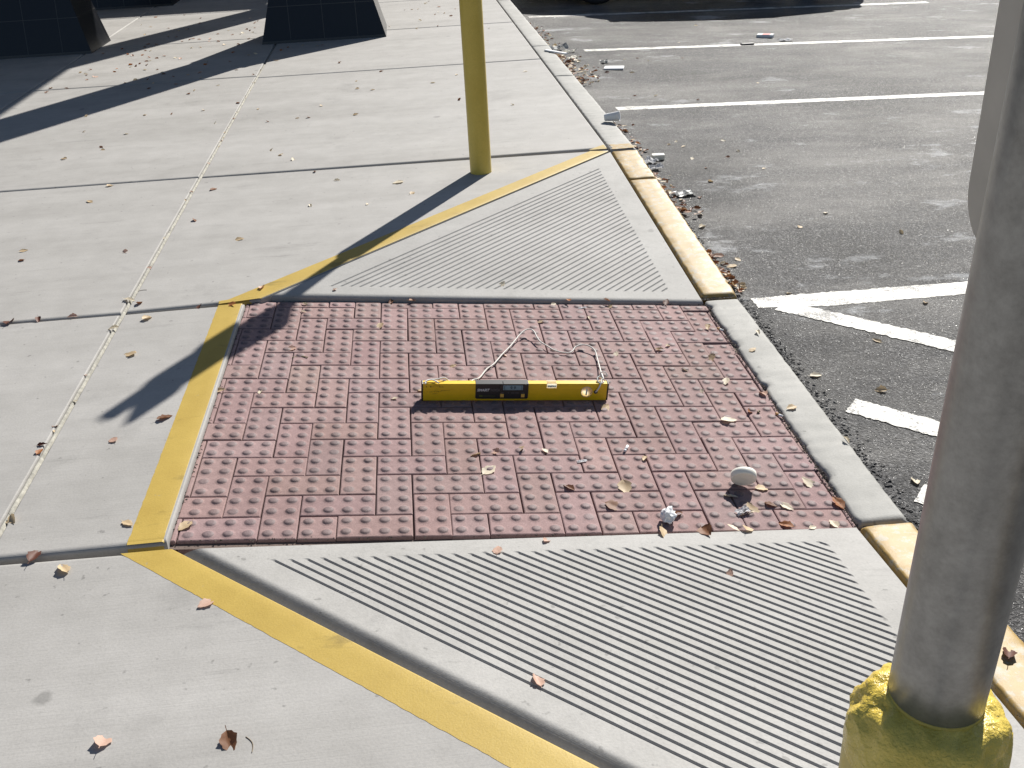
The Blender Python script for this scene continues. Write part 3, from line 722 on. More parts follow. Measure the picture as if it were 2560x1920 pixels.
# ------------------------------------------------------------------ parked car
M['carpaint'] = plain("dark_green_car_paint", (0.020, 0.030, 0.026), 0.25, var=0.03)
M['tyre'] = plain("tyre_rubber", (0.020, 0.020, 0.020), 0.8, var=0.2, vscale=60)
M['rim'] = plain("alloy_rim", (0.42, 0.42, 0.43), 0.35, metal=0.8)
M['lamp'] = plain("lamp_lens", (0.6, 0.6, 0.58), 0.12)
M['redlamp'] = plain("tail_lamp_lens", (0.35, 0.01, 0.01), 0.15)
def car():
    x0, yc = 1.72, 10.47
    t = empty("parked_car", (x0, yc, zlot(x0 + 2) + 0.0), "dark parked car in the far stall, seen only as sill and shadow", "car")
    hw = 0.86
    st = [(0.00, 0.30, 0.58, 0.72), (0.10, 0.22, 0.68, 0.88), (0.55, 0.20, 0.82, 0.96), (1.20, 0.20, 0.94, 1.0), (1.9, 0.20, 0.97, 1.0), (3.1, 0.20, 0.98, 1.0), (3.75, 0.22, 0.99, 0.97), (4.15, 0.26, 0.96, 0.92), (4.28, 0.36, 0.86, 0.8)]
    bm = bmesh.new(); prev = None
    for (x, zb, zt, k) in st:
        w = hw * k; pr = [(-w * 0.92, zb), (-w, zb + 0.12), (-w, (zb + zt) / 2), (-w * 0.96, zt - 0.06), (-w * 0.86, zt), (0, zt + 0.025), (w * 0.86, zt), (w * 0.96, zt - 0.06), (w, (zb + zt) / 2), (w, zb + 0.12), (w * 0.92, zb)]
        row = [bm.verts.new((x, y, z)) for y, z in pr]
        if prev:
            for i in range(len(row)): bm.faces.new((prev[i], prev[(i + 1) % len(row)], row[(i + 1) % len(row)], row[i]))
        else: bm.faces.new(row)
        prev = row
    bm.faces.new(prev); from_bm("body", bm, M['carpaint'], t, smooth=True)
    cab = [(1.15, 0.93, 0.94, 0.84), (1.75, 0.93, 1.36, 0.80), (2.1, 0.93, 1.44, 0.78), (3.0, 0.93, 1.45, 0.78), (3.5, 0.93, 1.36, 0.78), (4.0, 0.93, 0.95, 0.82)]
    for nm, grow, mat in (("window_glass", 0.0, M['glass']), ):
        bm = bmesh.new(); prev = None
        for (x, zb, zt, w) in cab:
            k = max(0.0, (zt - zb) / 0.52); wt = w - 0.17 * k
            row = [bm.verts.new((x, y, z)) for y, z in ((-w, zb), (-wt, zt), (0, zt + 0.02), (wt, zt), (w, zb))]
            if prev:
                for i in range(4): bm.faces.new((prev[i], prev[i + 1], row[i + 1], row[i]))
            prev = row
        from_bm(nm, bm, mat, t, smooth=True)
    bm = bmesh.new(); prev = None
    for x, z, w in ((1.72, 1.372, 0.665), (2.1, 1.456, 0.635), (3.0, 1.467, 0.635), (3.52, 1.372, 0.655)):
        row = [bm.verts.new((x, y, zz)) for y, zz in ((-w, z - 0.012), (-w * .6, z + 0.012), (0, z + 0.02), (w * .6, z + 0.012), (w, z - 0.012))]
        if prev:
            for i in range(4): bm.faces.new((prev[i], prev[i + 1], row[i + 1], row[i]))
        prev = row
    from_bm("roof", bm, M['carpaint'], t, smooth=True)
    for x in (0.82, 3.42):
        for s in (-1, 1):
            dz = -(0.033 * (x - 2))
            w = lathe("wheel", [(0.0, -0.02), (0.20, -0.02), (0.20, 0.0)], M['rim'], t, 24)
            w.matrix_local = Matrix.Translation((x, s * 0.845, 0.315 + dz)) @ Matrix.Rotation(s * math.pi / 2, 4, 'X')
            pr = [(0.20, -0.08), (0.27, -0.10), (0.305, -0.085), (0.315, -0.05), (0.315, 0.05), (0.305, 0.085), (0.27, 0.10), (0.20, 0.08)]
            lathe("tyre", [(a, b2 - 0.0) for a, b2 in pr], M['tyre'], w, 32)
    for s in (-1, 1):
        box("headlight", (0.03, s * 0.58 - 0.14, 0.56), (0.12, s * 0.58 + 0.14, 0.70), M['lamp'], t, bw=0.015)
        box("tail_light", (4.20, s * 0.62 - 0.12, 0.68), (4.29, s * 0.62 + 0.12, 0.84), M['redlamp'], t, bw=0.012)
        m = box("wing_mirror", (1.45, s * 0.97 - 0.07, 0.98), (1.56, s * 0.97 + 0.07, 1.09), M['carpaint'], t, bw=0.02)
        box("door_handle", (2.45, s * 0.872 - 0.012, 0.80), (2.62, s * 0.872 + 0.012, 0.83), M['frame'], t, bw=0.004)
    box("front_bumper", (-0.05, -0.70, 0.26), (0.08, 0.70, 0.46), M['frame'], t, bw=0.03)
car()

# ------------------------------------------------------------------ digital spirit level
M['lvl'] = plain("yellow_anodised_aluminium", (0.80, 0.50, 0.004), 0.38, var=0.05, vscale=30)
M['blackp'] = plain("black_plastic", (0.016, 0.016, 0.018), 0.4, var=0.1)
M['lcd'] = plain("lcd_glass", (0.16, 0.27, 0.32), 0.25, var=0.08, vscale=50)
M['lcdink'] = plain("lcd_ink", (0.03, 0.06, 0.08), 0.5)
M['ink_l'] = plain("pale_print", (0.55, 0.55, 0.55), 0.5)
M['ink_d'] = plain("dim_print", (0.13, 0.13, 0.135), 0.5)
M['ink_g'] = plain("olive_print", (0.10, 0.12, 0.02), 0.5)
M['btn'] = plain("amber_button", (0.72, 0.42, 0.08), 0.5)
M['pen'] = plain("pencil_rub", (0.22, 0.13, 0.01), 0.7)
M['cord'] = plain("white_cord", (0.72, 0.70, 0.65), 0.8, var=0.12, vscale=300)
def acrylic():
    m, nt, b = new_mat("clear_acrylic"); b.inputs['Base Color'].default_value = (0.9, 0.91, 0.88, 1); b.inputs['Roughness'].default_value = 0.06
    b.inputs['Transmission Weight'].default_value = 0.35
    tr = node(nt, "ShaderNodeBsdfTranslucent"); tr.inputs[0].default_value = (0.95, 0.96, 0.92, 1)
    ms = node(nt, "ShaderNodeMixShader"); ms.inputs[0].default_value = 0.85
    nt.links.new(b.outputs[0], ms.inputs[1]); nt.links.new(tr.outputs[0], ms.inputs[2]); nt.links.new(ms.outputs[0], nt.nodes["Material Output"].inputs[0]); return m
M['acryl'] = acrylic()
M['vial'] = plain("vial_liquid", (0.74, 0.78, 0.66), 0.15)
L_LEN, L_D, L_H = 0.612, 0.025, 0.060
def text_mesh(name, body, size, mat, parent, loc, shear=0.0, bold=0.0, depth=0.00015):
    cu = bpy.data.curves.new(name, 'FONT'); cu.body = body; cu.size = size; cu.extrude = depth; cu.shear = shear; cu.offset = bold
    o = bpy.data.objects.new(name, cu); COL.objects.link(o)
    dg = bpy.context.evaluated_depsgraph_get(); me = bpy.data.meshes.new_from_object(o.evaluated_get(dg))
    bpy.data.objects.remove(o); me.transform(Matrix.Translation(loc) @ Matrix.Rotation(math.pi / 2, 4, 'X'))
    me.materials.clear(); return link(name, me, mat, parent)
def spirit_level():
    o = tow(PX0 + (0.2335 - PX0) / math.cos(TH), -0.166, 0.0052)
    t = empty("spirit_level", o, "yellow digital spirit level with white cord on the tactile pavers", "spirit level")
    t.rotation_euler = (0, TH, 0)
    Lm, D, H = L_LEN, L_D, L_H
    # extruded body with shallow grooves on its front
    prof = [(0.0, 0.0), (0, 0.004), (0.0008, 0.0045), (0.0008, 0.0075), (0, 0.008), (0, 0.019), (0.0006, 0.0195), (0.0006, 0.0205), (0, 0.021), (0, 0.040), (0.0006, 0.0405), (0.0006, 0.0415), (0, 0.042), (0, H - 0.0012), (0.0012, H), (D - 0.0012, H), (D, H - 0.0012), (D, 0)]
    bm = bmesh.new(); prev = None
    hx, hz, hr = 0.5395, 0.0305, 0.0
    for x in (0.005, Lm - 0.005):
        row = [bm.verts.new((x, y, z)) for y, z in prof]
        if prev:
            for i in range(len(row)): bm.faces.new((prev[i], prev[(i + 1) % len(row)], row[(i + 1) % len(row)], row[i]))
        else: bm.faces.new(row)
        prev = row
    bm.faces.new(prev); bo = from_bm("body", bm, M['lvl'], t)
    cut = []
    bm = bmesh.new(); bmesh.ops.create_cone(bm, cap_ends=True, segments=36, radius1=0.0179, radius2=0.0179, depth=0.2, matrix=Matrix.Translation((0.5395, 0.0, 0.0305)) @ Matrix.Rotation(math.pi / 2, 4, 'X')); cut.append(from_bm("cutter", bm, M['lvl'], t))
    bm = bmesh.new(); box_bm(bm, (0.4068, -0.1, 0.0448), (0.4392, 0.1, 0.2)); cut.append(from_bm("cutter", bm, M['lvl'], t))
    for k in cut:
        md_ = bo.modifiers.new("b", 'BOOLEAN'); md_.operation = 'DIFFERENCE'; md_.object = k; md_.solver = 'EXACT'
    me2 = bpy.data.meshes.new_from_object(bo.evaluated_get(bpy.context.evaluated_depsgraph_get())); bo.modifiers.clear(); bo.data = me2
    for k in cut: bpy.data.objects.remove(k)
    for x in (0, Lm - 0.0055): box("end_cap", (x, -0.0012, -0.0008), (x + 0.0055, D + 0.0012, H + 0.0012), M['blackp'], t, bw=0.002)
    # display module
    X0, X1 = 0.1745, 0.3465
    bm = bmesh.new()
    outl = [(X0 + 0.004, 0.0065), (X1 - 0.004, 0.0065), (X1, 0.0105), (X1, H + 0.0012), (X0, H + 0.0012), (X0, 0.0105)]
    fr = [bm.verts.new((x, -0.0022, z)) for x, z in outl]; bk = [bm.verts.new((x, D + 0.0018, z)) for x, z in outl]
    bm.faces.new(fr); bm.faces.new(bk)
    for i in range(6): bm.faces.new((fr[i], fr[(i + 1) % 6], bk[(i + 1) % 6], bk[i]))
    md = from_bm("display_module", bm, M['blackp'], t, bw=0.0006)
    bm = bmesh.new()                                       # raised bezel around the screen
    outl = [(0.254, 0.0485), (X1 - 0.0005, 0.0485), (X1 - 0.0005, H - 0.002), (X1 - 0.010, H + 0.0022), (0.263, H + 0.0022), (0.254, H - 0.002)]
    outl = [(0.252, 0.036), (X1 - 0.0008, 0.036), (X1 - 0.0008, H - 0.004), (X1 - 0.013, H + 0.0024), (0.264, H + 0.0024), (0.252, H - 0.005)]
    fr = [bm.verts.new((x, -0.0052, z)) for x, z in outl]; bk = [bm.verts.new((x, D * 0.6, z)) for x, z in outl]
    bm.faces.new(fr); bm.faces.new(bk)
    for i in range(6): bm.faces.new((fr[i], fr[(i + 1) % 6], bk[(i + 1) % 6], bk[i]))
    bz = from_bm("bezel", bm, M['blackp'], md, bw=0.0005)
    box("screen", (0.2635, -0.0058, 0.0405), (0.3275, -0.0053, 0.0575), M['lcd'], md)
    text_mesh("digits", "9.9", 0.0155, M['lcdink'], md, (0.2855, -0.0060, 0.0432), 0.08, 0.0003)
    text_mesh("digits", "[", 0.0155, M['lcdink'], md, (0.2655, -0.0060, 0.0435)); text_mesh("digits", "]", 0.0155, M['lcdink'], md, (0.3205, -0.0060, 0.0435))
    text_mesh("lettering", "SMART", 0.0125, M['ink_l'], md, (0.1790, -0.0024, 0.0345), 0.25, 0.0005)
    text_mesh("lettering", "TOOL", 0.0125, M['ink_d'], md, (0.2205, -0.0024, 0.0345), 0.2, 0.0)
    box("emblem", (0.1865, -0.0024, 0.0140), (0.1975, -0.0022, 0.0205), M['ink_g'], md)
    for a, b2 in ((0.200, 0.212), (0.2135, 0.224), (0.2255, 0.239)): box("small_print", (a, -0.0024, 0.0165), (b2, -0.0022, 0.0180), M['ink_g'], md)
    for x in (0.2555, 0.3235): box("button", (x, -0.0034, 0.0125), (x + 0.0115, -0.0022, 0.0245), M['btn'], md, bw=0.0004)
    for a, b2 in ((0.2550, 0.2665), (0.280, 0.2835), (0.2905, 0.302), (0.3035, 0.3155), (0.324, 0.334)): box("small_print", (a, -0.0024, 0.0272), (b2, -0.0022, 0.0286), M['ink_d'], md)
    # vials
    v = box("top_vial", (0.4065, -0.0009, 0.0445), (0.4395, D + 0.0009, H + 0.0009), M['acryl'], t, bw=0.002)
    tube("vial_tube", [Vector((0.409, -0.0022, 0.0525)), Vector((0.437, -0.0022, 0.0525))], 0.0036, M['vial'], v, 12)
    for x in (0.4185, 0.4265): box("vial_mark", (x, -0.0062, 0.0495), (x + 0.0008, -0.0056, 0.0555), M['lcdink'], v)
    v = lathe("round_vial", [(0.0, -0.0040), (0.0165, -0.0040), (0.0179, -0.0034), (0.0179, -0.0080), (0.0, -0.0080)], M['acryl'], t, 36)
    v.matrix_local = Matrix.Translation((0.5395, 0.0, 0.0305)) @ Matrix.Rotation(math.pi / 2, 4, 'X')
    w = lathe("vial_tube", [(0.0, -0.013), (0.0028, -0.012), (0.0028, 0.012), (0.0, 0.013)], M['vial'], v, 12)
    w.matrix_local = Matrix.Translation((0, 0, -0.0010)) @ Matrix.Rotation(math.pi / 2 + 0.15, 4, 'X')
    w = lathe("vial_rim", [(0.0178, 0.0010), (0.0190, 0.0010), (0.0190, -0.001)], M['ink_l'], v, 36)
    hl = lathe("cord_hole", [(0.0, 0.0005), (0.0062, 0.0005), (0.0066, 0.0012), (0.0070, 0.0)], M['blackp'], t, 20)
    hl.matrix_local = Matrix.Translation((0.570, 0.0, 0.0305)) @ Matrix.Rotation(math.pi / 2, 4, 'X')
    rn = random.Random(4); bm = bmesh.new()                # rubbed-off handwriting
    for row, (z, x1) in enumerate(((0.0500, 0.068), (0.0315, 0.060))):
        x = 0.010
        while x < x1:
            w2 = rn.uniform(0.002, 0.007); h2 = rn.uniform(0.0015, 0.006) * (1 - 0.4 * (x > 0.03)); box_bm(bm, (x, -0.0004, z - h2 / 2 + rn.uniform(-.001, .001)), (x + w2 * rn.uniform(.15, .8), -0.0002, z + h2 / 2))
            x += w2 + rn.uniform(0.001, 0.006)
    for _ in range(9):
        x = rn.uniform(0.035, 0.07); z = rn.uniform(0.024, 0.054); box_bm(bm, (x, -0.0004, z), (x + rn.uniform(.01, .03), -0.0002, z + 0.0006))
    from_bm("pen_marks", bm, M['pen'], t)
    # cord
    S0 = lambda x, y, h: at(1040 + x / 4.424, 800 + y / 4.424, h)
    inv = t.matrix_basis.inverted()
    loc = lambda p: p
    mw = Matrix.Translation(o) @ Matrix.Rotation(TH, 4, 'Y')
    imw = mw.inverted()
    ctl = [imw @ S0(x, y, h) for x, y, h in ((620, 672, .012), (700, 640, .008), (780, 545, .008), (860, 487, .009), (950, 383, .010), (1030, 303, .012), (1090, 232, .015), (1150, 160, .020), (1210, 112, .026), (1270, 103, .028),
           (1312, 137, .026), (1337, 190, .022), (1380, 243, .018), (1450, 287, .014), (1530, 335, .010), (1610, 357, .008), (1690, 363, .008), (1730, 343, .010), (1760, 302, .014), (1820, 276, .018), (1890, 279, .020), (1950, 309, .018), (1985, 352, .014), (2003, 420, .010), (2028, 510, .012), (2045, 570, .025))]
    ctl = [Vector((0.012, -0.003, H + 0.002)), Vector((0.020, D * .6, H + 0.0055)), Vector((0.055, D * .8, H + 0.008)), Vector((0.078, D + .004, H + 0.006)), Vector((0.11, D + 0.010, 0.030)), Vector((0.145, D + 0.014, 0.012))] + ctl + [Vector((0.598, D + 0.010, H + 0.004)), Vector((0.590, D * .7, H + 0.006)), Vector((0.584, 0.0, H + 0.001)), Vector((0.579, -0.0042, 0.050)), Vector((0.572, -0.0040, 0.036)), Vector((0.570, 0.001, 0.0305))]
    c = tube("cord", spline(ctl, 8), 0.0025, M['cord'], t, 8)
    lp = [Vector((0.586 + 0.011 * math.cos(a), D * .7 + 0.013 * math.sin(a), H + 0.006 + 0.006 * math.sin(a * 1.0))) for a in [k * 0.42 for k in range(15)]]
    tube("knot", lp, 0.0024, M['cord'], c, 8)
    lp = [Vector((0.598 + 0.012 * math.cos(a), D + 0.012 + 0.004 * math.sin(a), H + 0.012 + 0.012 * math.sin(a))) for a in [k * 0.42 - 0.5 for k in range(14)]]
    tube("cord_loop", lp, 0.0018, M['cord'], c, 8)
    lp = [Vector((0.006 + 0.05 * k / 8, -0.001 + 0.016 * math.sin(k / 8 * math.pi), H + 0.0035 + 0.004 * math.sin(k / 8 * math.pi))) for k in range(9)]
    tube("cord_loop", lp, 0.0022, M['cord'], c, 8)
spirit_level()

# ------------------------------------------------------------------ leaves and litter
def leaf_mat(name, c0, c1, tl=0.25):
    m, nt, b = new_mat(name)
    n1 = noise_n(nt, pos(nt, obj=True), 70.0, 4, 0.6)
    c = mix(nt, ramp(nt, n1, (0.3, 0.0), (0.7, 1.0)), c0, c1)
    nt.links.new(c, b.inputs['Base Color']); b.inputs['Roughness'].default_value = 0.6
    tr = node(nt, "ShaderNodeBsdfTranslucent"); nt.links.new(c, tr.inputs[0])
    ms = node(nt, "ShaderNodeMixShader"); ms.inputs[0].default_value = tl
    nt.links.new(b.outputs[0], ms.inputs[1]); nt.links.new(tr.outputs[0], ms.inputs[2])
    nt.links.new(ms.outputs[0], nt.nodes["Material Output"].inputs[0]); return m
LM = {'tan': leaf_mat("tan_leaf", (0.50, 0.36, 0.20), (0.68, 0.53, 0.34)), 'pale': leaf_mat("pale_leaf", (0.62, 0.53, 0.38), (0.80, 0.71, 0.55)),
      'brown': leaf_mat("brown_leaf", (0.14, 0.055, 0.025), (0.28, 0.12, 0.05)), 'orange': leaf_mat("orange_leaf", (0.26, 0.085, 0.02), (0.42, 0.16, 0.045)),
      'pink': leaf_mat("pinkish_leaf", (0.47, 0.28, 0.21), (0.64, 0.44, 0.34)), 'dark': leaf_mat("dark_red_leaf", (0.075, 0.022, 0.013), (0.14, 0.045, 0.022))}
def leaf_mesh(seed, mat):
    r_ = random.Random(seed); bm = bmesh.new(); nl, nw = 9, 6
    fold = r_.uniform(0.05, 0.5); bend = r_.uniform(-0.3, 0.7); tw = r_.uniform(-0.5, 0.5); wd = r_.uniform(0.28, 0.40); curl = r_.uniform(0.0, 0.8)
    grid = []
    for i in range(nl + 1):
        t = i / nl; hw = wd * (math.sin(math.pi * min(1, t ** 0.8)) ** 0.85 + 0.02) * (1 - 0.15 * t)
        hw *= 1 + 0.13 * math.sin(i * 2.3 + seed); row = []
        a = bend * (t - 0.5); zc = 0.16 * bend * (t - 0.5) ** 2 * 4 * 0.6
        for j in range(-nw // 2, nw // 2 + 1):
            s = j / (nw / 2); yy = s * hw; zz = abs(yy) * fold + curl * yy * yy * 1.3 + zc + tw * yy * (t - 0.5)
            yy *= 1 - 0.25 * fold - 0.2 * curl * abs(s)
            zz += 0.035 * noise.noise(Vector((t * 4 + seed * 3, s * 2.2, seed))); yy += 0.03 * noise.noise(Vector((t * 5, s * 3 + seed, 7)))
            row.append(bm.verts.new((t - 0.5, yy, zz)))
        grid.append(row)
    for p, q in zip(grid, grid[1:]):
        for j in range(nw): bm.faces.new((p[j], p[j + 1], q[j + 1], q[j]))
    k = [bm.verts.new((-0.5 - 0.05 * n, 0.012 * sgn + 0.03 * n * n * 0.3 * tw, grid[0][nw // 2].co.z + 0.01 * n)) for n in range(5) for sgn in (-1, 1)]
    for n in range(4): bm.faces.new((k[2 * n], k[2 * n + 1], k[2 * n + 3], k[2 * n + 2]))
    zmin = min(v.co.z for v in bm.verts)
    for v in bm.verts: v.co.z -= zmin
    me = bpy.data.meshes.new("dry_leaf"); bm.to_mesh(me); bm.free(); me.materials.append(mat)
    for p in me.polygons: p.use_smooth = True
    return me
LEAF = {k: [leaf_mesh(7 * i + 3 + j, m) for j in range(7)] for i, (k, m) in enumerate(LM.items())}
lr = random.Random(99)
def leaf(p, size, kind, label, group=None, rz=None, tilt=0.25, vi=None):
    me = LEAF[kind][lr.randrange(7) if vi is None else vi]
    o = bpy.data.objects.new("dry_leaf", me); COL.objects.link(o)
    o.rotation_euler = (lr.gauss(0, tilt), lr.gauss(0, tilt), lr.uniform(0, 6.28) if rz is None else rz)
    size *= 0.92 if p.y < -1.0 else 1.08; o.scale = (size, size * lr.uniform(0.9, 1.15), size * 0.9); o.location = p + Vector((0, 0, 0.0015))
    return tag(o, label, "leaf", group)
